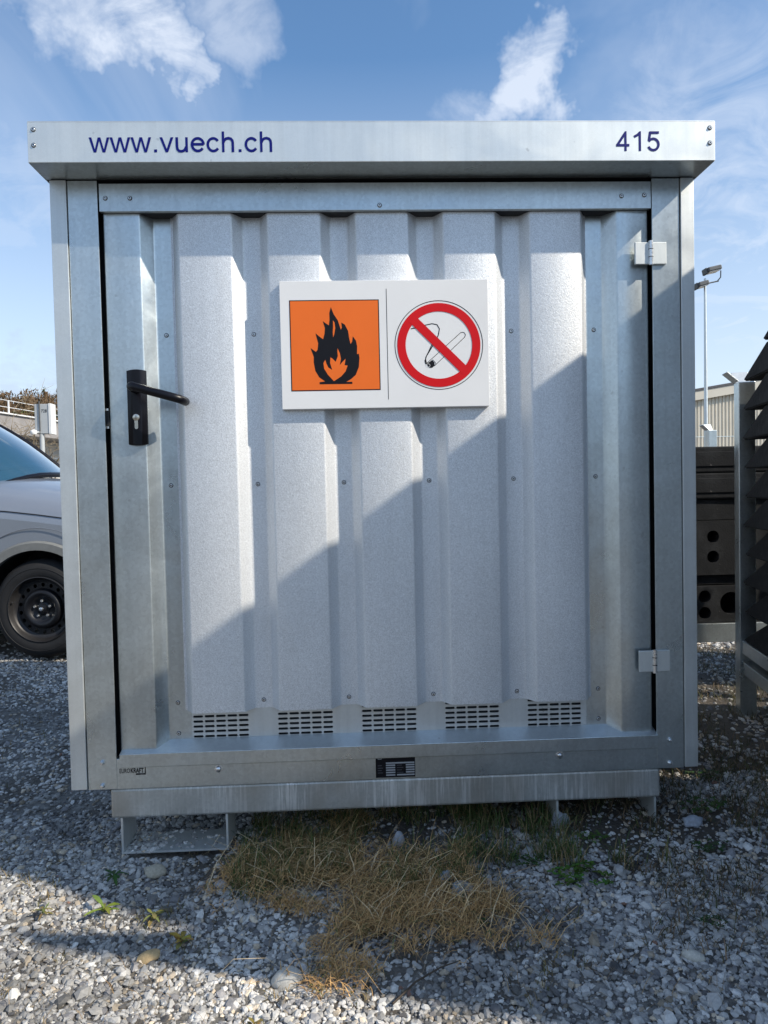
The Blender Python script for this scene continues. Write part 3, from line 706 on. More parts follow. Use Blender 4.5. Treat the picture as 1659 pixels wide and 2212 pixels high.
b = MB().add([(-.7240, yb, .2360), (-.6985, yb, .2360), (-.6985, yb, .2405), (-.7240, yb, .2405)], [(0, 1, 2, 3)]); b.add([(-.6983, yb, .2360), (-.6958, yb, .2360), (-.6958, yb, .2575), (-.6983, yb, .2575)], [(0, 1, 2, 3)])
ml = B(b, 'maker_logo_bar', 'signblack')
text_mesh('pro', .0058, 'platewhite', 'maker_logo_print', 1.0, yb - .0004 - CB[1], -.7105, .2370, ml)

# ------------------------------------------------------------------ warning sign
SB = (0.013, -.001, 1.2628)
sg = root('warning_sign', SB, 0, 'white panel with orange flame square and red no smoking circle on the ribbed door', 'sign')
def SBd(mb, name, m, parent=sg, smooth=None): return mb.build(name, m, parent, SB, smooth)
Y0 = -.0075
panel = SBd(MB().box(-.2815, .3055, Y0, .0125, 1.2628, 1.6198, .0010), 'panel', 'signwhite')
y1, y2, y3, y4 = Y0 - .0004, Y0 - .0007, Y0 - .0010, Y0 - .0013
SBd(MB().poly_xz([(-.2548, 1.3128), (-.0035, 1.3128), (-.0035, 1.5665), (-.2548, 1.5665)], y1), 'flame_square_border', 'signblack')
SBd(MB().poly_xz([(-.2520, 1.3156), (-.0063, 1.3156), (-.0063, 1.5637), (-.2520, 1.5637)], y2), 'orange_square', 'orange')
FL = [(-0.1368, 1.5462), (-0.1294, 1.5267), (-0.1181, 1.509), (-0.1101, 1.4829), (-0.1072, 1.4894), (-0.1084, 1.5031), (-0.0988, 1.4971), (-0.0901, 1.4795), (-0.0875, 1.4599), (-0.0839, 1.4427), (-0.0791, 1.4501), (-0.0771, 1.4645), (-0.0684, 1.4519), (-0.0656, 1.4362), (-0.0665, 1.414), (-0.0614, 1.4155), (-0.0597, 1.4041), (-0.0622, 1.3775), (-0.0714, 1.3561), (-0.0847, 1.3446), (-0.0986, 1.337), (-0.0813, 1.3371), (-0.0814, 1.3312), (-0.1733, 1.3315), (-0.1732, 1.3374), (-0.1575, 1.3391), (-0.174, 1.3511), (-0.1845, 1.3696), (-0.1883, 1.3931), (-0.1879, 1.4087), (-0.1963, 1.4329), (-0.1817, 1.4222), (-0.1768, 1.428), (-0.1744, 1.4455), (-0.1815, 1.474), (-0.1701, 1.4641), (-0.1604, 1.457), (-0.1562, 1.4725), (-0.1546, 1.4881), (-0.1604, 1.5076), (-0.1515, 1.5009), (-0.1435, 1.4957), (-0.1411, 1.5113), (-0.1414, 1.5307)]
SLIT = [(-0.1318, 1.5092), (-0.1276, 1.5033), (-0.126, 1.4877), (-0.1287, 1.4722), (-0.1325, 1.4617), (-0.133, 1.4761), (-0.1318, 1.4917)]
INN = [(-0.1207, 1.4311), (-0.1148, 1.4174), (-0.112, 1.4017), (-0.1156, 1.3842), (-0.1071, 1.3938), (-0.099, 1.4015), (-0.1022, 1.3836), (-0.0936, 1.3827), (-0.0999, 1.3664), (-0.112, 1.3528), (-0.1331, 1.3395), (-0.1492, 1.3573), (-0.1597, 1.3751), (-0.1613, 1.3907), (-0.156, 1.3992), (-0.1531, 1.3886), (-0.1479, 1.378), (-0.1371, 1.3708), (-0.1425, 1.3904), (-0.1413, 1.406), (-0.1359, 1.4028), (-0.1267, 1.3933), (-0.1204, 1.4096), (-0.1213, 1.4214)]
FLx = [(x - .0017, z) for x, z in FL]
SBd(MB().poly_xz(FLx, y3), 'flame_pictogram', 'signblack')
SBd(MB().poly_xz([(x - .0017, z) for x, z in SLIT], y4).poly_xz([(x - .0017, z) for x, z in INN], y4), 'inner_flame', 'orange')
SBd(MB().poly_xz([(.0172, 1.286), (.0187, 1.286), (.0187, 1.596), (.0172, 1.596)], y1), 'divider_line', 'signblack')
CC = (.1640, 1.4365)
def ring(r0, r1, y, n=72):
    b = MB(); vs = []; fs = []
    for k in range(n):
        a = 2 * PI * k / n; vs += [(CC[0] + r0 * math.cos(a), y, CC[1] + r0 * math.sin(a)), (CC[0] + r1 * math.cos(a), y, CC[1] + r1 * math.sin(a))]
    for k in range(n): j = (k + 1) % n; fs.append((2 * k, 2 * k + 1, 2 * j + 1, 2 * j))
    return b.add(vs, fs)
SBd(ring(.1235, .1255, y1), 'thin_black_circle', 'signblack')
SBd(ring(.0945, .1180, y3), 'red_ring', 'red')
d = Vector((1, -1)).normalized(); nn = Vector((d.y, -d.x)) * .0123; c2_ = Vector(CC); a_ = c2_ - d * .106; e_ = c2_ + d * .106
SBd(MB().poly_xz([tuple(a_ + nn), tuple(e_ + nn), tuple(e_ - nn), tuple(a_ - nn)], y4), 'red_bar', 'red')
cg = MB()
for i, (pts, w_) in enumerate((([(0.0852, 1.4831), (0.1038, 1.4864), (0.1237, 1.4924), (0.1456, 1.4969), (0.1594, 1.4939), (0.1663, 1.4821), (0.1628, 1.4645), (0.1525, 1.445), (0.1382, 1.4217), (0.1279, 1.4061), (0.1237, 1.3925)], .0026),
    ([(0.1128, 1.488), (0.1353, 1.4774), (0.145, 1.4647), (.150, 1.453), (0.1445, 1.4393), (0.1341, 1.4178), (0.1259, 1.4022), (.1250, 1.392)], .0024),
    ([(0.1291, 1.3865), (0.2264, 1.4707), (0.2318, 1.4718), (0.2370, 1.4700), (0.2400, 1.4643), (0.2373, 1.4577), (0.1500, 1.3780)], .0016), ([(.1245, 1.395), (.1262, 1.386), (.130, 1.384)], .005), ([(.1452, 1.3962), (.153, 1.3878), (.1545, 1.382)], .0012))):
    cg.stroke(pts, w_, y1 - .00004 * i)
cg.poly_xz([(0.1436, 1.3949), (0.1500, 1.3880), (0.1512, 1.3791), (0.144, 1.3735), (0.137, 1.3728), (0.131, 1.378), (0.1287, 1.3845)], y1 - .0002)
SBd(cg, 'cigarette_pictogram', 'signblack')
SBd(MB().stroke([(.1320 + .0058 * math.cos(a), 1.3795 + .0050 * math.sin(a)) for a in np.linspace(0, 2 * PI, 14)], .0010, y1 - .0003), 'cigarette_tip_outline', 'signwhite')

# ------------------------------------------------------------------ racks with sign bases
def sign_base_mesh(L=.80, W=.40, H=.120, run=.24, holes=True):
    b = MB(); w2 = W / 2
    P_ = [(-L / 2, .012), (-L / 2 + run, H), (L / 2 - run, H), (L / 2, .012), (L / 2 - .01, 0), (-L / 2 + .01, 0)]
    # long axis y; side faces get a slight taper and a shallow lengthwise groove
    prof = []
    for sx in (-1, 1):
        for y, z in P_: prof.append((sx * (w2 - .012 * z / H), y, z))
    n = 6; fs = [tuple(range(n))[::-1], tuple(range(n, 2 * n))] + [(i, (i + 1) % n, n + (i + 1) % n, n + i) for i in range(n)]
    bm = bmesh.new(); vv = [bm.verts.new(p) for p in prof]
    for f in fs: bm.faces.new([vv[i] for i in f])
    bmesh.ops.recalc_face_normals(bm, faces=bm.faces[:]); bmesh.ops.bevel(bm, geom=bm.edges[:], offset=.005, segments=2, affect='EDGES'); b.bm(bm)
    return b.mesh('sign_base', 'base')
BMESH = sign_base_mesh()
def flat_base_mesh():
    b = MB(); b.box(-.4, .4, -.2, .2, 0, .125, .008); b.box(-.36, .36, -.206, -.2005, .03, .10, .003)
    return b.mesh('sign_base', 'base')
FBM = flat_base_mesh()
def block_mesh(H, holes):
    # upright block with round through holes in its front face
    b = MB(); x0, x1, y0 = -.4, .4, -.2
    rects = [(x0, x1, 0, H)]
    # front face with holes: build by tessellation
    hl_ = [[(cx + r * math.cos(2 * PI * k / 20), cz + r * math.sin(2 * PI * k / 20)) for k in range(20)][::-1] for cx, cz, r in holes]
    b.poly_xz([(x0, 0), (x1, 0), (x1, H), (x0, H)], y0, hl_)
    for cx, cz, r in holes:
        b.lathe([(r, 0), (r * .93, .09), (0.0001, .09)], 20, 'y', (cx, y0, cz))
    b.add([(x0, y0, 0), (x1, y0, 0), (x1, y0, H), (x0, y0, H), (x0, .0, 0), (x1, .0, 0), (x1, .0, H), (x0, .0, H)], [(1, 5, 6, 2), (4, 0, 3, 7), (3, 2, 6, 7), (0, 4, 5, 1), (5, 4, 7, 6)])
    return b.mesh('sign_base', 'base')
def rack(loc, rz, lab, Wd=1.15, L=.92):
    r = root('stacking_rack', loc, rz, lab, 'rack', 'galvanised stacking racks for sign bases')
    ps = .033
    for (x, y) in ((0, 0), (Wd, 0), (0, -L), (Wd, -L)):
        p = MB().box(x - ps, x + ps, y - ps, y + ps, .005, 1.455, .003).build('post', 'galv', r)
        sx = -1 if x == 0 else 1; sy = 1 if y == 0 else -1
        g_ = MB()
        m1 = Matrix.Translation((x + sx * ps, y, 1.457)) @ Matrix.Rotation(sx * math.radians(48), 4, 'Y')
        g_.box(-.0025, .0025, -ps, ps, 0, .062, .001, m1)
        m2 = Matrix.Translation((x, y + sy * ps, 1.457)) @ Matrix.Rotation(-sy * math.radians(35), 4, 'X')
        g_.box(-ps, ps, -.0025, .0025, 0, .062, .001, m2)
        g_.build('guide_flange', 'galv_light', p)
    for x in (0, Wd):
        MB().box(x - .026, x + .026, -L + ps + .002, -ps - .002, .300, .355, .002).build('side_rail', 'galv', r)
        MB().box(x - .024, x + .024, -L + ps + .002, -ps - .002, .212, .264, .002).build('lower_rail', 'galv', r)
    for y in (0, -L):
        MB().box(ps + .002, Wd - ps - .002, y - .026, y + .026, .262, .352, .002).build('cross_rail', 'galv', r)
    return r
R1 = (1.585, .935, 0.0); TH = -.222
rack(R1, TH, 'nearest rack at the right edge, loaded with black bases showing wedge shaped ends')
ca, sa = math.cos(TH), math.sin(TH)
def r1w(x, y, z): return (R1[0] + x * ca - y * sa, R1[1] + x * sa + y * ca, z)
words = ['lowest', 'second lowest', 'third lowest', 'fourth from the rail', 'middle', 'fourth from the top', 'third highest', 'second highest', 'highest']
words9 = ['bottom', 'second from bottom', 'third from bottom', 'fourth from bottom', 'fourth from top', 'third from top', 'second from top', 'top']
def place_base(me, loc, rz, lab):
    o = bpy.data.objects.new('sign_base', me); col.objects.link(o); o.location = loc; o.rotation_euler = (0, 0, rz)
    tag(o, lab, 'sign base', 'black recycled sign bases stacked on the racks'); return o
words9 = ['bottom', 'second from bottom', 'third from bottom', 'fourth from bottom', 'middle', 'fourth from top', 'third from top', 'second from top', 'top']
words9.insert(4, 'fifth from bottom')
for i in range(10):
    j = random.uniform(-.010, .012)
    place_base(BMESH, r1w(.175 + random.uniform(-.004, .004), -.46 + j, .357 + i * .1215), TH + random.uniform(-.008, .008), words9[i] + ' black wedge ended base in the near column on the nearest rack')
place_base(BMESH, r1w(.175, -.695, .357 + 10 * .1215), TH, 'black base set back on top of the wedge ended column at the right edge')
for i in range(10):  # second column, out of view, added to shade the ground under the racks
    place_base(BMESH, r1w(.62, -.46, .357 + i * .1215), TH, words9[i] + ' unseen black base in the far column on the nearest rack, added for shade')
R2 = (1.22, 1.62, 0.0)
rack(R2, math.radians(-1), 'rack standing behind the nearest one, half hidden by the container, with flat sided black bases', 1.62, .30)
def r2(z, H, me, lab): place_base(me, (1.80, 1.50, z), math.radians(-1), lab)
r2(1.080, 0, FBM, 'topmost flat sided black base on the rack behind, its edge against the cream hall')
r2(.953, 0, FBM, 'black speckled base under the topmost one on the rack behind')
place_base(block_mesh(.0985, []), (1.80, 1.52, .852), 0, 'thin dark base layer above the block with two round holes')
place_base(block_mesh(.262, [(-.165, .185, .030), (-.165, .088, .030)]), (1.80, 1.50, .586), 0, 'tall black base block with two round holes one above the other')
place_base(block_mesh(.045, []), (1.80, 1.525, .538), 0, 'thin dark strip of a base between the two blocks with holes')
place_base(block_mesh(.175, [(-.205, .125, .030), (-.205, .045, .030), (-.075, .09, .055)]), (1.80, 1.505, .356), 0, 'lowest black base block with two small holes and one large round hole')
for i in range(6): place_base(FBM, (2.62 + .01 * (i % 2), 1.42, .357 + i * .1265), math.radians(88), words9[i] + ' unseen black base in the end column beside the rack behind, added for shade')  # out-of-view column added to keep the ground beneath in shade
rack((2.80, 3.55, 0), 0, 'farthest rack, only a post with flared top showing above the black bases', 1.1, .9)

# ------------------------------------------------------------------ unseen container off to the right, added to throw the diagonal shadow
NA = Vector((1.10, -1.12, 0)); NBv = Vector((1.645, -.062, 0)); HN = 2.2
dd_ = (NBv - NA); ln = dd_.length; ang = math.atan2(dd_.y, dd_.x) - PI / 2
nc = root('shadow_caster_container', NA, ang, 'unseen taller container added at an angle right of the viewpoint to cast the diagonal shadow', 'container')
MB().box(0.03, 1.9, .03, ln - .03, .12, HN - .12).build('body', 'dark', nc)
def nwall():
    b = MB(); prof = []; y = .06
    while y < ln - .16: prof += [(.02, y), (.02, y + .09), (.045, y + .11), (.045, y + .16)]; y += .18
    return b.extrude_z([(0.02, .0)] + prof + [(0.02, ln)], .12, HN - .1, .0012)
nwall().build('side_wall', 'alu', nc)
MB().box(.02, 1.9, -.001, .02, .12, HN - .1).box(.02, 1.9, ln - .02, ln, .12, HN - .1).build('end_wall', 'alu', nc)
for x, y in ((0, 0), (0, ln - .05), (1.87, 0), (1.87, ln - .05)): MB().box(x - .002, x + .05, y - .003, y + .053, .1, HN - .101, .002).build('corner_post', 'galv', nc)
MB().box(-.003, 1.93, -.004, ln + .004, HN - .1, HN, .003).build('roof', 'galv_light', nc)
MB().box(0.02, 1.9, .02, ln - .02, .02, .118, .003).build('base_frame', 'galv_hot', nc)
# plate added on its front corner post, shaped to throw the ground shadow wedge
Ri = Matrix.Rotation(-ang, 4, 'Z')
def loc_(p): return Ri @ (Vector(p) - NA)
a1 = loc_((1.095, -1.13, .93)); a2 = loc_((1.095, -1.13, 1.41)); t1 = loc_((1.37, -1.47, 2.0)); t2 = loc_((1.36, -1.45, 2.06)); off_ = Vector((.012, .0, 0))
MB().add([a1, a2, t2, t1, a1 + off_, a2 + off_, t2 + off_, t1 + off_], [(0, 1, 2, 3), (7, 6, 5, 4), (0, 4, 5, 1), (1, 5, 6, 2), (2, 6, 7, 3), (3, 7, 4, 0)]).build('shadow_plate', 'galv', nc)

# ------------------------------------------------------------------ car
CA = math.radians(-5)
car = root('parked_car', (-2.105, 2.52, 0), CA, 'blue grey car with black steel wheels parked behind the container on the left', 'car')
WR = .318
def car_section(xs_, prof_fn):
    pass
# side outline per x station: (x, z_bottom, z_shoulder(side), z_top centre, half width at shoulder, bow)
st = [(.78, .30, .58, .62, .55), (.72, .22, .66, .74, .68), (.60, .20, .78, .88, .78), (.40, .20, .895, 1.00, .83), (.20, .20, .945, 1.07, .845), (0, .20, .975, 1.115, .85), (-.2, .20, 1.0, 1.15, .852), (-.40, .20, 1.015, 1.185, .855), (-.62, .20, 1.03, 1.20, .858),
      (-1.0, .20, 1.05, 1.20, .86), (-1.6, .20, 1.07, 1.20, .86), (-2.4, .20, 1.09, 1.20, .86), (-2.9, .22, 1.10, 1.20, .85), (-3.15, .26, 1.10, 1.18, .80), (-3.25, .34, 1.08, 1.14, .74)]
YC = .83
def ring_at(s_):
    x, zb_, zs_, zt_, hw = s_; pts = []
    # from near bottom up the near side, across the top, down the far side
    side = [(1.0 - .03, zb_), (1.0, zb_ + .10), (1.012, zb_ + (zs_ - zb_) * .45), (1.0, zs_ - .10), (.985, zs_ - .03), (.955, zs_)]
    top = [(.85, zs_ + (zt_ - zs_) * .32), (.6, zs_ + (zt_ - zs_) * .72), (.3, zs_ + (zt_ - zs_) * .94), (0, zt_)]
    L_ = side + top
    for k, z in L_: pts.append((x, YC - hw * k, z))
    for k, z in L_[:-1][::-1]: pts.append((x, YC + hw * k, z))
    return pts
def interp_st(n_per=4):
    o = []
    for a, c in zip(st[:-1], st[1:]):
        for i in range(n_per): t = i / n_per; o.append(tuple(a[k] + (c[k] - a[k]) * t for k in range(5)))
    o.append(st[-1]); return o
S_ = interp_st(6); rings = [ring_at(s_) for s_ in S_]; nr = len(rings[0])
body = MB(); body.v = [p for r in rings for p in r]
AR = .385
def in_arch(p, cxs=(0, -2.52)):
    return any(math.hypot(p[0] - c, p[2] - WR) < AR and (p[2] < .9) for c in cxs)
# clamp: push vertices near the arch onto its circle so the opening is round
vv = []
for k, p in enumerate(body.v):
    vv.append(list(p))
# near/far side walls are remeshed separately: keep only the upper skin here (above shoulder)
fs = []
for i in range(len(rings) - 1):
    for k in range(nr - 1):
        if 3 <= k < nr - 4: fs.append((i * nr + k, (i + 1) * nr + k, (i + 1) * nr + k + 1, i * nr + k + 1))
fs.append(tuple(range(nr))); fs.append(tuple((len(rings) - 1) * nr + k for k in range(nr))[::-1])
body.f = fs
# side walls: grid in (x, z) with arch cut, following hw and a bulge
def hw_at(x):
    xs2 = [s_[0] for s_ in st][::-1]; return [float(np.interp(x, xs2, [s_[j] for s_ in st][::-1])) for j in (1, 2, 4)]
def side(sgn):
    NXs = 150; cols = []
    for i in range(NXs + 1):
        x = -3.25 + (3.25 + .78) * i / NXs; zb_, zs_, hw = hw_at(x); lo = zb_
        for c in (0, -2.52):
            if abs(x - c) < AR: lo = max(lo, WR + math.sqrt(AR * AR - (x - c) ** 2))
        zt_ = zs_ - .10; colp = []
        for j in range(9):
            z = lo + (zt_ - lo) * j / 8; t = (z - zb_) / (zt_ - zb_); k = .97 + .042 * math.sin(min(max(t, 0), 1) * PI * .62) if t < .95 else 1.0
            k = float(np.interp(t, [0, .15, .5, 1], [.97, 1.0, 1.012, 1.0])); colp.append((x, YC - sgn * hw * k, z))
        cols.append(colp)
    b = MB(); b.v = [p for c in cols for p in c]
    b.f = [(i * 9 + j, (i + 1) * 9 + j, (i + 1) * 9 + j + 1, i * 9 + j + 1) if sgn > 0 else (i * 9 + j, i * 9 + j + 1, (i + 1) * 9 + j + 1, (i + 1) * 9 + j) for i in range(NXs) for j in range(8)]
    return b
sN = side(1); sF = side(-1)
body.add(sN.v, sN.f); body.add(sF.v, sF.f)
bo = body.build('body', 'paint', car, smooth=38)
# wheel arch trims + liners
def arch(cx, sgn, y):
    b = MB(); n = 28; vs = []
    for i in range(n + 1):
        a = math.radians(-12 + 204 * i / n)
        for r, dy in ((AR - .004, .03), (AR - .004, -.014), (AR + .042, -.014), (AR + .055, .0)):
            vs.append((cx + r * math.cos(a), y + sgn * dy, WR + r * math.sin(a)))
    return b.add(vs, [(i * 4 + j, (i + 1) * 4 + j, (i + 1) * 4 + j + 1, i * 4 + j + 1) for i in range(n) for j in range(3)])
def liner(cx, y0, y1):
    b = MB(); n = 20; vs = []
    for i in range(n + 1):
        a = math.radians(-20 + 220 * i / n)
        for y in (y0, y1): vs.append((cx + (AR + .01) * math.cos(a), y, WR + (AR + .01) * math.sin(a)))
    b.add(vs, [(2 * i, 2 * i + 1, 2 * i + 3, 2 * i + 2) for i in range(n)]); m_ = len(vs)
    b.add([vs[2 * i + 1] for i in range(n + 1)], [tuple(range(n + 1))]); return b
for cx in (0, -2.52):
    hwx = hw_at(cx)[2]
    arch(cx, 1, YC - hwx * 1.012).build('wheel_arch_trim', 'arch', car, smooth=40); liner(cx, YC - hwx + .02, YC - hwx + .33).build('arch_liner', 'dark', car)
    arch(cx, -1, YC + hwx * 1.012).build('wheel_arch_trim', 'arch', car, smooth=40); liner(cx, YC + hwx - .02, YC + hwx - .33).build('arch_liner', 'dark', car)
MB().box(-3.1, .6, .12, 1.54, .18, .26).build('floor', 'dark', car)
# wheels
def wheel(x, y, sgn):
    w_ = root('wheel', (x, y, WR)); w_.parent = car
    if sgn < 0: w_.rotation_euler = (0, 0, PI)
    t = MB().lathe([(.205, .02), (.212, -.012), (.235, -.020), (.272, -.018), (.296, -.004), (.309, .018), (.318, .03), (.3185, .055), (.315, .058), (.3185, .062), (.3185, .10), (.315, .103), (.3185, .107), (.3185, .15), (.305, .175), (.25, .19)], 48)
    t.build('tyre', 'tyre', w_, smooth=40)
    # sidewall moulding lines
    MB().lathe([(.262, -.0192), (.264, -.0212), (.267, -.0190)], 48).build('sidewall_ring', 'tyre', w_, smooth=30)
    r = MB().lathe([(.2085, .0), (.2110, -.0165), (.2060, -.0185), (.2000, -.0100), (.1960, .012), (.1880, .026), (.1750, .032), (.170, .034)], 48); r.build('rim', 'rimedge', w_, smooth=50)
    # disc with round vent holes: built as ring sectors with holes
    n = 18; b = MB(); r0, r1, rh, hr = .130, .1705, .1535, .0115
    for k in range(n):
        a0 = 2 * PI * k / n; a1 = 2 * PI * (k + 1) / n; am = (a0 + a1) / 2
        hx, hz2 = rh * math.cos(am), rh * math.sin(am); outp = []
        seq = [(r1, a0 + (a1 - a0) * q / 4) for q in range(5)] + [(r0, a1 - (a1 - a0) * q / 4) for q in range(5)]
        outp = [(rr * math.cos(a), rr * math.sin(a)) for rr, a in seq]
        hole = [(hx + hr * math.cos(2 * PI * q / 12), hz2 + hr * 1.15 * math.sin(2 * PI * q / 12)) for q in range(12)]
        b.poly_xz(outp[::-1], .036, [hole])
    b.lathe([(.1302, .036), (.127, .020), (.119, .007), (.106, .001), (.092, .004), (.080, .016), (.068, .028), (.045, .032), (.040, .026), (.030, .024), (.028, .012), (.018, .008), (.0001, .008)], 48)
    b.build('wheel_disc', 'rim', w_, smooth=40)
    for k in range(5):
        a = 2 * PI * k / 5 + .35; MB().lathe([(.0105, .030), (.0100, .016), (.0075, .012), (.0001, .012)], 8, 'y', (.052 * math.cos(a), 0, .052 * math.sin(a))).build('wheel_bolt', 'steel', w_, smooth=30)
    MB().lathe([(.013, .010), (.012, -.002), (.006, -.004), (.005, .002), (.0001, .002)], 16).build('hub_nut', 'steel', w_, smooth=30)
    MB().tube([(-.19, .01, .045), (-.18, -.012, .045)], .005, 8).build('valve', 'tyre', w_)
    return w_
for cx in (0, -2.52): wheel(cx, -.005, 1); wheel(cx, 1.665, -1)
# glasshouse: windscreen, pillars, side glass, roof
def grid(fn, nu, nv):
    b = MB(); b.v = [fn(i / nu, j / nv) for j in range(nv + 1) for i in range(nu + 1)]
    b.f = [(j * (nu + 1) + i, j * (nu + 1) + i + 1, (j + 1) * (nu + 1) + i + 1, (j + 1) * (nu + 1) + i) for j in range(nv) for i in range(nu)]; return b
def ws(u, v):
    q = 2 * u - 1; yb_ = YC + q * .755; yt = YC + q * .60; xb = -.37 - .24 * q * q; xt = -1.30 - .10 * q * q; zb_ = 1.205 + (.015 * q if q > 0 else -.20 * q * q); zt_ = 1.82 - .04 * q * q
    s_ = v + .10 * math.sin(PI * v) * 0
    return (xb + (xt - xb) * v + .03 * math.sin(PI * v), yb_ + (yt - yb_) * v, zb_ + (zt_ - zb_) * v + .035 * math.sin(PI * v))
grid(ws, 16, 8).build('windscreen', 'glass', car, smooth=60)
def edge(u0, r): return [tuple(Vector(ws(u0, v / 8)) + Vector((0, (.012 if u0 > .5 else -.012), .006))) for v in range(9)]
MB().tube(edge(1, 0), .020, 8).build('windscreen_pillar', 'blackplastic', car, smooth=50); MB().tube(edge(0, 0), .024, 8).build('windscreen_pillar', 'paint', car, smooth=50)
MB().tube([tuple(Vector(ws(u / 12, 0)) + Vector((.015, 0, -.004))) for u in range(13)], .020, 8).build('scuttle_panel', 'blackplastic', car, smooth=50)
def rf(u, v):
    q = 2 * u - 1; x = -1.32 - 1.75 * v; return (x - .08 * q * q, YC + q * .61, 1.835 - .06 * q * q + .03 * math.sin(PI * v))
ro = grid(rf, 12, 8); ro.f = [f[::-1] for f in ro.f]; ro.build('roof', 'paint', car, smooth=60)
for sgn in (-1, 1):
    def sg_(u, v, s=sgn): x0 = -.66 + (-2.45) * u; x1 = -1.40 + (-1.62) * u; return (x0 + (x1 - x0) * v, YC + s * (.80 - .19 * v), 1.045 + (1.685 - 1.045) * v + .03 * u * (1 - v))
    grid(sg_, 10, 5).build('side_window', 'glass', car, smooth=60)
    for u in (.30, .66): MB().tube([tuple(Vector(sg_(u, v / 5)) + Vector((0, sgn * .004, 0))) for v in range(6)], .022, 6).build('door_pillar', 'blackplastic', car)
grid(lambda u, v: (-3.18 + .10 * v, YC + (2 * u - 1) * (.74 - .15 * v), 1.15 + .56 * v), 8, 4).build('rear_window', 'glass', car)
MB().box(-2.6, -.9, .25, 1.4, .5, 1.08, .05).box(-1.5, -1.38, .3, .72, .9, 1.45, .05).box(-1.5, -1.38, .95, 1.35, .9, 1.45, .05).build('seat', 'interior', car)
MB().box(-1.0, -.66, .2, 1.46, .95, 1.14, .04).build('dashboard', 'interior', car)
# wiper
MB().tube([(-.42, 1.30, 1.205), (-.47, .95, 1.225), (-.52, .45, 1.225)], .009, 6).tube([(-.41, 1.36, 1.195), (-.40, 1.30, 1.215)], .028, 8).build('wiper', 'blackplastic', car, smooth=50)
# bonnet shut line
pts = []
for i in range(24):
    x = -.62 + 1.2 * i / 23; z_, hw = hw_at(x)[1], hw_at(x)[2]; pts.append((x, YC - hw * .9935, z_ - .052))
MB().tube(pts, .0035, 5).build('bonnet_seam', 'dark', car)
# crease above the arch
pts = [((AR + .135) * math.cos(math.radians(a)) * 1.0, YC - hw_at(0)[2] * 1.0135, WR + (AR + .135) * math.sin(math.radians(a))) for a in range(48, 133, 6)]
MB().tube(pts, .003, 5).build('wing_crease', 'paint', car, smooth=60)
hlg = MB().box(.42, .74, -.0, .30, .66, .80, .03).build('headlight', 'lamp', car); hlg2 = MB().box(.42, .74, 1.36, 1.66, .66, .80, .03).build('headlight', 'lamp', car)
MB().box(.70, .83, .10, 1.56, .22, .50, .04).build('front_bumper', 'arch', car)
MB().box(-.95, -.75, -.16, -.02, 1.05, 1.20, .03).build('door_mirror', 'blackplastic', car)

# ------------------------------------------------------------------ stones
PH = (1 + 5 ** .5) / 2
ICO = np.array([(-1, PH, 0), (1, PH, 0), (-1, -PH, 0), (1, -PH, 0), (0, -1, PH), (0, 1, PH), (0, -1, -PH), (0, 1, -PH), (PH, 0, -1), (PH, 0, 1), (-PH, 0, -1), (-PH, 0, 1)]) / math.sqrt(1 + PH * PH)
IF = np.array([(0, 11, 5), (0, 5, 1), (0, 1, 7), (0, 7, 10), (0, 10, 11), (1, 5, 9), (5, 11, 4), (11, 10, 2), (10, 7, 6), (7, 1, 8), (3, 9, 4), (3, 4, 2), (3, 2, 6), (3, 6, 8), (3, 8, 9), (4, 9, 5), (2, 4, 11), (6, 2, 10), (8, 6, 7), (9, 8, 1)])
def rotm(n):
    q = rng.normal(size=(n, 4)); q /= np.linalg.norm(q, axis=1)[:, None]; w_, x, y, z = q.T
    return np.stack([np.stack([1 - 2 * (y * y + z * z), 2 * (x * y - z * w_), 2 * (x * z + y * w_)], 1), np.stack([2 * (x * y + z * w_), 1 - 2 * (x * x + z * z), 2 * (y * z - x * w_)], 1), np.stack([2 * (x * z - y * w_), 2 * (y * z + x * w_), 1 - 2 * (x * x + y * y)], 1)], 1)
GXs = np.array(xs); GYs = np.array(ys); GZ = np.array([[gz(x, y) for x in xs] for y in ys])
def gzn(x, y):
    i = np.clip(np.searchsorted(GXs, x) - 1, 0, len(GXs) - 2); j = np.clip(np.searchsorted(GYs, y) - 1, 0, len(GYs) - 2)
    tx = (x - GXs[i]) / (GXs[i + 1] - GXs[i]); ty = (y - GYs[j]) / (GYs[j + 1] - GYs[j])
    return (GZ[j, i] * (1 - tx) + GZ[j, i + 1] * tx) * (1 - ty) + (GZ[j + 1, i] * (1 - tx) + GZ[j + 1, i + 1] * tx) * ty
def np_mesh(name, V, F, m, colr=None, parent=None, smooth=False):
    me = bpy.data.meshes.new(name); k = F.shape[1]
    me.vertices.add(len(V)); me.vertices.foreach_set('co', V.astype(np.float32).ravel())
    me.loops.add(F.size); me.loops.foreach_set('vertex_index', F.astype(np.int32).ravel())
    me.polygons.add(len(F)); me.polygons.foreach_set('loop_start', np.arange(0, F.size, k, dtype=np.int32)); me.update(calc_edges=True)
    if colr is not None:
        a = me.color_attributes.new('tint', 'FLOAT_COLOR', 'POINT'); a.data.foreach_set('color', np.concatenate([colr, np.ones((len(colr), 1))], 1).astype(np.float32).ravel())
    me.polygons.foreach_set('use_smooth', np.full(len(F), smooth))
    me.materials.append(M[m]); o = bpy.data.objects.new(name, me); col.objects.link(o); return o
def patchy(x, y, s, seed): return np.array([noise.noise(Vector((a * s, c * s, seed))) for a, c in zip(x, y)])
def grass_mask(x, y):
    # the dead grass tongue in front of the door
    u = (x + .075 + .12 * (y + .2)) / .31; v = (y + .165) / .33
    return 1 - np.sqrt(u * u + v * v)
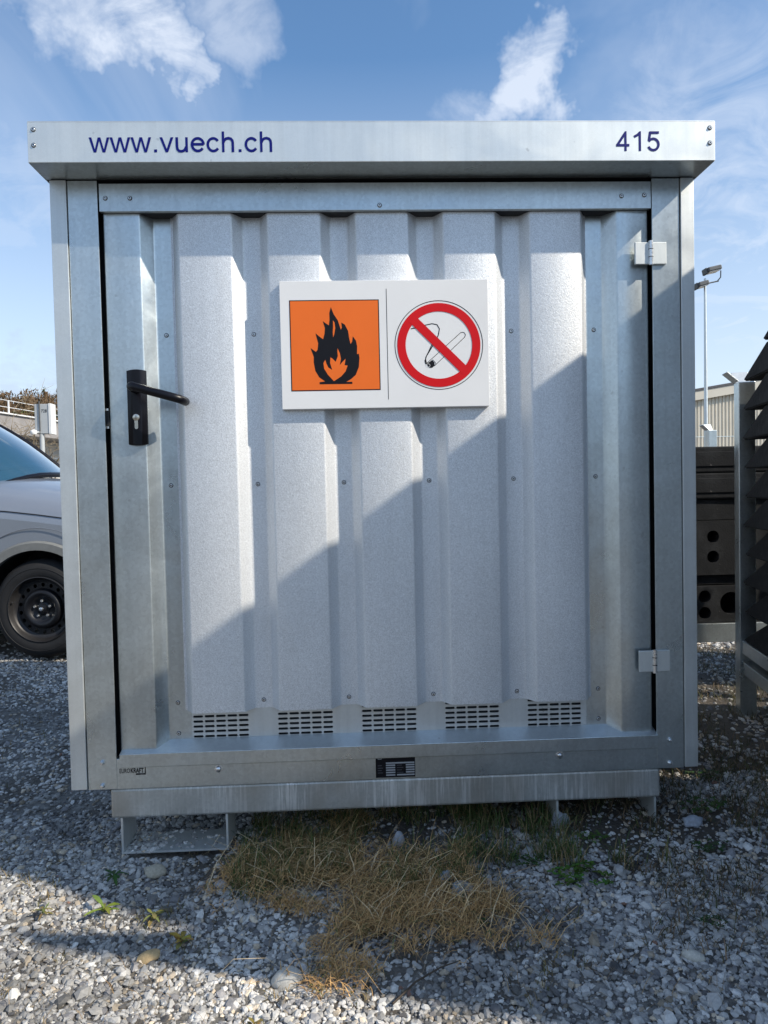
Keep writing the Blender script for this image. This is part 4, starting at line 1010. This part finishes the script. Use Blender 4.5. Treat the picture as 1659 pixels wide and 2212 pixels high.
def scatter(x0, x1, y0, y1, n, smin, smax, sink=.3):
    x = rng.uniform(x0, x1, n); y = rng.uniform(y0, y1, n)
    pn = patchy(x, y, 2.6, 7.7) + .5 * patchy(x, y, 7, 2.2); gm = grass_mask(x, y)
    soil = np.clip((x - .22) / .25, 0, 1) * np.clip((y + .40) / .18, 0, 1) * .34 + np.exp(-((x - .05) / .5) ** 2 - ((y - .05) / .22) ** 2) * .3
    keep = (rng.uniform(0, 1, n) < np.clip(1.1 + 1.5 * (pn + .10) - soil * 2.2, .16, 1)) & ((gm < .12) | (rng.uniform(0, 1, n) < .55))
    keep &= ~((y > .05) & (y < 1.25) & (np.abs(x) < .7) & (rng.uniform(0, 1, n) < .4))
    x, y = x[keep], y[keep]; n = len(x)
    s = smin + (smax - smin) * rng.beta(1.15, 4.2, n); return x, y, s
sets = [scatter(-1.35, 1.35, -.95, .30, 66000, .0026, .0165), scatter(-.8, .8, .3, 1.1, 1500, .006, .02),
        scatter(-3.4, -.85, .2, 2.62, 22000, .0045, .018), scatter(.80, 2.7, .2, 2.6, 13000, .005, .022), scatter(-6.0, -1.6, 2.6, 5.0, 3500, .009, .026), scatter(-1.2, 1.25, -.95, -.1, 300, .013, .026)]
sets.append((rng.uniform(-.76, -.48, 260) , rng.uniform(.03, .35, 260), rng.uniform(.004, .013, 260)))
X = np.concatenate([s_[0] for s_ in sets]); Y = np.concatenate([s_[1] for s_ in sets]); Sz = np.concatenate([s_[2] for s_ in sets]); n = len(X)
A = ICO[None] * (1 + rng.uniform(-.30, .24, (n, 12, 1))); sc3 = np.stack([rng.uniform(.8, 1.35, n), rng.uniform(.65, 1.0, n), rng.uniform(.42, .78, n)], 1)
A = np.einsum('nij,nkj->nki', rotm(n), A)
yaw = rng.uniform(0, 2 * PI, n); cy_, sy_ = np.cos(yaw), np.sin(yaw); A *= sc3[:, None, :]
A = np.stack([A[..., 0] * cy_[:, None] - A[..., 1] * sy_[:, None], A[..., 0] * sy_[:, None] + A[..., 1] * cy_[:, None], A[..., 2] + A[..., 0] * rng.uniform(-.45, .45, n)[:, None]], -1)
A *= Sz[:, None, None]
base_z = gzn(X, Y) + Sz * rng.uniform(-.12, .42, n)
onp = (X > -.765) & (X < -.478) & (Y > .012) & (Y < .125); clr = onp & (X > -.66) & (rng.uniform(0, 1, n) < .75); base_z = np.where(onp, np.maximum(base_z, .008), base_z); base_z = np.where(clr, -.05, base_z)
A[..., 0] += X[:, None]; A[..., 1] += Y[:, None]; A[..., 2] += base_z[:, None]
lum = np.clip(rng.normal(.39, .115, n) * (1 + .55 * patchy(X, Y, 1.9, 51.) + .25 * patchy(X, Y, 6, 5.)), .09, .70)
hue = rng.uniform(0, 1, n); tint = np.stack([lum, lum * .978, lum * .935], 1)
tan = hue > .90; tint[tan] = np.stack([lum[tan] * 1.15, lum[tan] * .98, lum[tan] * .76], 1)
wht = (hue < .05); tint[wht] = np.stack([lum[wht] * 0 + .60, lum[wht] * 0 + .59, lum[wht] * 0 + .56], 1)
dkb = (hue > .06) & (hue < .20); tint[dkb] = tint[dkb] * np.array([.52, .52, .55])
rst = (hue > .8982) & (hue < .90); tint[rst] = (.26, .15, .11)
C = np.repeat(tint, 12, 0)
F = (IF[None] + 12 * np.arange(n)[:, None, None]).reshape(-1, 3)
gr = np_mesh('gravel', A.reshape(-1, 3), F, 'stone', C); tag(gr, 'grey crushed limestone gravel covering the yard', 'gravel', None, 'stuff')

# single stones one can point at
def pebble(x, y, sx, sy, sz, colr, lab, seed, ang_=0.0, rough_=.06, up=.35):
    bm = bmesh.new(); bmesh.ops.create_icosphere(bm, subdivisions=3, radius=1)
    for q in bm.verts:
        nn_ = 1 + rough_ * 2.2 * noise.noise(q.co * 1.3 + Vector((seed, 0, 0))) + rough_ * noise.noise(q.co * 3.1 + Vector((0, seed, 0))); q.co *= nn_
        q.co = Vector((q.co.x * sx, q.co.y * sy, q.co.z * sz))
    me = bpy.data.meshes.new('stone'); bm.to_mesh(me); bm.free(); me.polygons.foreach_set('use_smooth', [True] * len(me.polygons)); me.set_sharp_from_angle(angle=math.radians(40))
    a = me.color_attributes.new('tint', 'FLOAT_COLOR', 'POINT'); a.data.foreach_set('color', list((*colr, 1)) * len(me.vertices)); me.materials.append(M['stone'])
    o = bpy.data.objects.new('stone', me); col.objects.link(o); o.location = (x, y, gz(x, y) + sz * up + .004); o.rotation_euler = (random.uniform(-.15, .15), random.uniform(-.15, .15), ang_); tag(o, lab, 'stone')
pebble(-.572, -.424, .026, .017, .012, (.50, .36, .19), 'flat ochre stone lying in the shaded gravel at lower left', 1, .3, .10)
pebble(-.251, -.517, .034, .026, .020, (.52, .50, .45), 'large pale rounded stone at the sunlit edge near the bottom middle', 2, 0)
pebble(-.655, -.075, .030, .024, .017, (.42, .38, .30), 'tan rounded stone just in front of the left skid channel', 3, .5)
pebble(.167, -.26, .034, .030, .022, (.27, .31, .33), 'big blue grey round stone beside the dead grass patch', 4, .2)
pebble(.130, -.205, .028, .022, .020, (.33, .35, .37), 'angular grey stone above the big round one by the grass', 5, .9, .16)
pebble(.609, -.568, .024, .015, .012, (.55, .52, .45), 'smooth cream oval pebble alone in the grey gravel at lower right', 6, -.4, .03)
pebble(.383, -.182 + .16, .024, .013, .010, (.50, .46, .40), 'pale wedge shaped stone below the right skid channel', 7, -.5, .18)
pebble(.02, .02, .017, .014, .026, (.40, .41, .43), 'upright grey stone standing among the grass under the door', 8, .2, .1)
pebble(.50, .03, .026, .02, .03, (.36, .38, .41), 'grey pointed stone in front of the inner right skid plate', 9, .2, .2)
pebble(.88, -.02, .03, .02, .018, (.38, .41, .46), 'bluish flat stone on the ground beyond the right skid', 10, .2, .16)
pebble(-.46, -.16, .018, .015, .012, (.46, .47, .50), 'small light grey oval pebble left of the dead grass', 12, .2, .05)

# ------------------------------------------------------------------ grass and plants
def blades(name, px_, py_, hgt, wid, lean_amt, cols, lab, cat, up=.5, parent=None):
    n = len(px_); az = rng.uniform(0, 2 * PI, n) if up < .7 else rng.normal(.25, .75, n) + PI * rng.integers(0, 2, n); L = hgt; ln_ = lean_amt
    dx, dy = np.cos(az), np.sin(az); V = np.zeros((n, 7, 3)); base = gzn(px_, py_)
    curve = rng.uniform(.6, 1.4, n)
    for k, t in enumerate((0, .35, .7)):
        hz2 = L * t * np.sqrt(np.clip(1 - (ln_ * t ** .7) ** 2, .02, 1)); out_ = L * t * ln_ * t ** .35 * curve
        wk = wid * (1, .85, .55)[k] / 2
        for q, sg2 in enumerate((-1, 1)):
            V[:, k * 2 + q, 0] = px_ + dx * out_ - dy * wk * sg2; V[:, k * 2 + q, 1] = py_ + dy * out_ + dx * wk * sg2; V[:, k * 2 + q, 2] = base + hz2
    hz2 = L * np.sqrt(np.clip(1 - ln_ ** 2, .02, 1)) * .96; out_ = L * ln_ * 1.05 * curve
    V[:, 6, 0] = px_ + dx * out_; V[:, 6, 1] = py_ + dy * out_; V[:, 6, 2] = base + hz2
    V[..., 2] += up * .01 + (rng.uniform(0, .02, n)[:, None] if up == .75 else 0)
    F = np.array([(0, 1, 3), (0, 3, 2), (2, 3, 5), (2, 5, 4), (4, 5, 6)]); FF = (F[None] + 7 * np.arange(n)[:, None, None]).reshape(-1, 3)
    C = np.repeat(cols, 7, 0); o = np_mesh(name, V.reshape(-1, 3), FF, 'blade', C)
    if lab: tag(o, lab, cat, None, 'stuff')
    return o
def pal(n, a, b, c=None, pc=.2):
    t = rng.uniform(0, 1, (n, 1)); r = np.array(a) * t + np.array(b) * (1 - t)
    if c is not None: m_ = rng.uniform(0, 1, n) < pc; r[m_] = np.array(c) * rng.uniform(.7, 1.2, (m_.sum(), 1))
    return r
def in_patch(n, fn, box, thr=0):
    o = [];
    x = rng.uniform(box[0], box[1], n * 6); y = rng.uniform(box[2], box[3], n * 6); m_ = fn(x, y) + .80 * patchy(x, y, 5, 14.4) + .75 * patchy(x, y, 14, 1.4) > thr + rng.uniform(-.10, .62, n * 6)
    return x[m_][:n], y[m_][:n]
x, y = in_patch(13000, grass_mask, (-.50, .65, -.75, .25), .10); n = len(x)
blades('dead_grass', x, y, rng.uniform(.008, .048, n), rng.uniform(.0010, .0026, n), 1 - .022 * rng.beta(.6, 2.4, n), pal(n, (.70, .43, .18), (.36, .215, .09), (.12, .14, .045), .10), 'matted straw coloured dead grass in front of the door', 'dead grass', .75)
x, y = in_patch(420, grass_mask, (-.50, .65, -.70, .2), .12); n = len(x)
blades('dead_grass', x, y, rng.uniform(.07, .17, n), rng.uniform(.0012, .0024, n), 1 - .015 * rng.beta(.8, 2.2, n), pal(n, (.70, .48, .23), (.50, .30, .12), (.80, .62, .38), .3), 'longer pale straws lying over the dead grass and the stones round it', 'dead grass', .9)
x, y = in_patch(5200, lambda a, c: .32 - np.abs(c - .0) / .24 * .3 - np.clip(np.abs(a - .02) - .40, 0, 1) * 1.5, (-.43, .72, -.24, .22), .04); n = len(x)
blades('green_grass', x, y, rng.uniform(.025, .085, n), rng.uniform(.0014, .003, n), rng.uniform(.3, .92, n), pal(n, (.05, .10, .025), (.11, .14, .04), (.30, .21, .10), .35), 'green grass growing along the shade under the container', 'grass')
# sparse straw and small tufts spread through the gravel
x = rng.uniform(.15, 1.7, 16000); y = rng.uniform(-.62, .5, 16000); k_ = (patchy(x, y, 3.2, 41.) + .7 * patchy(x, y, 9, 4.) > .10 - .1 * (x > .5)) & (y + .35 * x < .9) & (y > -.45 + .2 * rng.uniform(-1, 1, 16000)); x, y = x[k_], y[k_]; n = len(x)
blades('weedy_grass', x, y, rng.uniform(.012, .044, n), rng.uniform(.0014, .0034, n), rng.uniform(.6, .99, n), pal(n, (.05, .075, .025), (.12, .085, .05), (.22, .15, .09), .35), 'dark mossy weeds and thatch between the stones right of the dead grass', 'weeds')
x = rng.uniform(-1.25, .4, 9000); y = rng.uniform(-.8, .1, 9000); k_ = (patchy(x, y, 5, 61.) + .6 * patchy(x, y, 13, 4.) > .30); x, y = x[k_], y[k_]; n = len(x)
blades('moss_grass', x, y, rng.uniform(.008, .028, n), rng.uniform(.0012, .0028, n), rng.uniform(.5, .99, n), pal(n, (.09, .10, .03), (.20, .14, .06), (.30, .22, .11), .3), 'small mossy and straw coloured tufts in the gravel left of the dead grass', 'moss')
x = rng.uniform(-1.3, 1.4, 2600); y = rng.uniform(-.85, .15, 2600); k_ = (patchy(x, y, 4, 12.) > .08) | (rng.uniform(0, 1, 2600) < .10); x, y = x[k_], y[k_]; n = len(x)
blades('scattered_straw', x, y, rng.uniform(.012, .05, n), rng.uniform(.0008, .0018, n), rng.uniform(.7, .995, n), pal(n, (.34, .25, .14), (.20, .13, .07)), 'thin straws scattered over the gravel', 'straw', .9)
x = rng.uniform(.80, 2.3, 13000); y = rng.uniform(-.45, 2.4, 13000); k_ = (patchy(x, y, 3, 22.) > -.06); x, y = x[k_], y[k_]; n = len(x)
blades('weedy_grass', x, y, rng.uniform(.012, .065, n), rng.uniform(.0014, .003, n), rng.uniform(.4, .98, n), pal(n, (.06, .085, .025), (.13, .10, .05), (.25, .18, .10), .3), 'low weedy grass between the stones right of the container', 'grass')
x = rng.uniform(-3.0, -.95, 2500); y = rng.uniform(-.1, 2.7, 2500); k_ = (patchy(x, y, 3, 32.) > .22) | ((y > 2.42) & (patchy(x, y, 4, 3.) > .1)); x, y = x[k_], y[k_]; n = len(x)
blades('moss_grass', x, y, rng.uniform(.012, .04, n), rng.uniform(.0014, .003, n), rng.uniform(.3, .95, n), pal(n, (.08, .09, .03), (.24, .16, .06)), 'sparse mossy grass on the gravel towards the car', 'grass')

def plant(loc, kind, size, colr, lab, seed):
    rd = random.Random(seed); z0 = gz(*loc) + .006; rt = root('weed_plant', (loc[0], loc[1], z0), 0, lab, 'plant', 'small weeds in the gravel')
    def leaf(p, d, L, W, droop):
        d = Vector(d).normalized(); sd = d.cross(Vector((0, 0, 1))).normalized(); b = MB(); vs = []
        for k, (t, w_) in enumerate(((0, .15), (.3, .75), (.6, 1.0), (.85, .6), (1, .05))):
            c = Vector(p) + d * L * t + Vector((0, 0, -droop * t * t * L)); vs += [c - sd * W * w_ / 2, c + Vector((0, 0, -W * .15)), c + sd * W * w_ / 2]
        fs = []
        for k in range(4):
            for q in (0, 1): fs.append((k * 3 + q, k * 3 + q + 1, k * 3 + q + 4, k * 3 + q + 3))
        b.add(vs, fs); me = b.mesh('leaf', 'blade'); a = me.color_attributes.new('tint', 'FLOAT_COLOR', 'POINT'); cc = [c * rd.uniform(.75, 1.25) for c in colr]; a.data.foreach_set('color', (cc + [1]) * len(me.vertices))
        me.polygons.foreach_set('use_smooth', [True] * len(me.polygons)); o = bpy.data.objects.new('leaf', me); col.objects.link(o); o.parent = rt
    if kind == 'rosette':
        for k in range(11):
            a = k * 2.4 + rd.uniform(-.3, .3); leaf((0, 0, .004 + .0015 * k), (math.cos(a), math.sin(a), rd.uniform(.25, 1.0)), size * rd.uniform(.35, 1.15), size * rd.uniform(.14, .28), rd.uniform(.2, .7))
    else:
        for k in range(34):
            a = rd.uniform(0, 2 * PI); r = size * math.sqrt(rd.random()); p = (r * math.cos(a), r * .6 * math.sin(a), rd.uniform(.004, size * .28))
            for q in range(3):
                a2 = a + q * 2.1; leaf(p, (math.cos(a2), math.sin(a2), rd.uniform(.1, .7)), size * .17, size * .11, .3)
G1 = (.07, .14, .022); G2 = (.16, .20, .035); G3 = (.045, .085, .025)
plant((-.731, -.251), 'rosette', .058, G2, 'bright yellow green leafy rosette in the sunlit gravel at lower left', 1)
plant((-.758, -.105), 'rosette', .042, G3, 'dark green leaf rosette in front of the left skid channel', 2)
plant((.468, -.263), 'clover', .085, G1, 'largest bright green clover cluster right of the dead grass', 3)
plant((.345, -.165), 'clover', .055, G3, 'dull green clover patch between grass and right skid', 4)
plant((.56, -.08), 'clover', .045, G1, 'small green clover tuft in front of the right skid channel', 5)
plant((.86, -.16), 'clover', .05, G3, 'green weed tuft at the right beyond the container corner', 6)
plant((-.375, -.125), 'rosette', .028, G1, 'tiny fresh green sprout below the left skid, beside a twig', 7)
plant((-.505, -.39), 'rosette', .045, (.28, .24, .05), 'yellowing flat leaf rosette in the shaded gravel band', 8)
plant((-.60, -.29), 'rosette', .040, (.20, .18, .05), 'olive weed tuft just right of the bright leaf rosette', 9)
plant((-.88, -.25), 'rosette', .034, (.16, .15, .05), 'small brownish green weed at the far lower left', 10)
plant((.19, -.40), 'rosette', .03, G3, 'dark small sprout at the lower rim of the dead grass', 11)
plant((-.30, -.655), 'rosette', .03, (.22, .20, .05), 'small yellow green weed at the very bottom of the gravel', 12)
plant((1.06, .26), 'clover', .06, G3, 'green weed patch on the ground between container and racks', 13)
plant((.70, -.47), 'clover', .035, G3, 'small green sprig among the pale stones at lower right', 14)
plant((.42, .045), 'clover', .05, G3, 'shaded green weed tuft right beside the inner right skid plate', 15)
plant((.95, .06), 'clover', .07, (.06, .11, .025), 'broad low weed patch under the right rear corner of the container', 16)
plant((-.42, -.03), 'clover', .045, (.06, .08, .02), 'mossy tuft at the foot of the right plate of the left skid', 17)
def twig(pts, r, lab, c='darkwood'):
    b = MB(); P_ = [(a, c_, gz(a, c_) + dz) for a, c_, dz in pts]; o = b.tube(P_, [r, r * .9, r * .7, r * .4][:len(P_)], 6).build('twig', c, None, (P_[0][0], P_[0][1], P_[0][2] - r), 60); tag(o, lab, 'twig')
twig([(-.385, -.165, .014), (-.33, -.155, .018), (-.27, -.150, .016), (-.215, -.13, .012)], .0032, 'thin brown twig lying across the gravel left of the grass')
twig([(-.235, -.10, .03), (-.205, -.135, .024), (-.18, -.175, .014)], .0028, 'short dark stick leaning at the upper left of the dead grass')
twig([(-.03, -.62, .014), (.02, -.575, .02), (.075, -.55, .022), (.12, -.53, .016)], .0024, 'reddish bent stem at the bottom of the dead grass')
twig([(.40, .0, .012), (.445, .06, .03), (.46, .10, .05)], .0018, 'pale thin stalk leaning before the right skid')
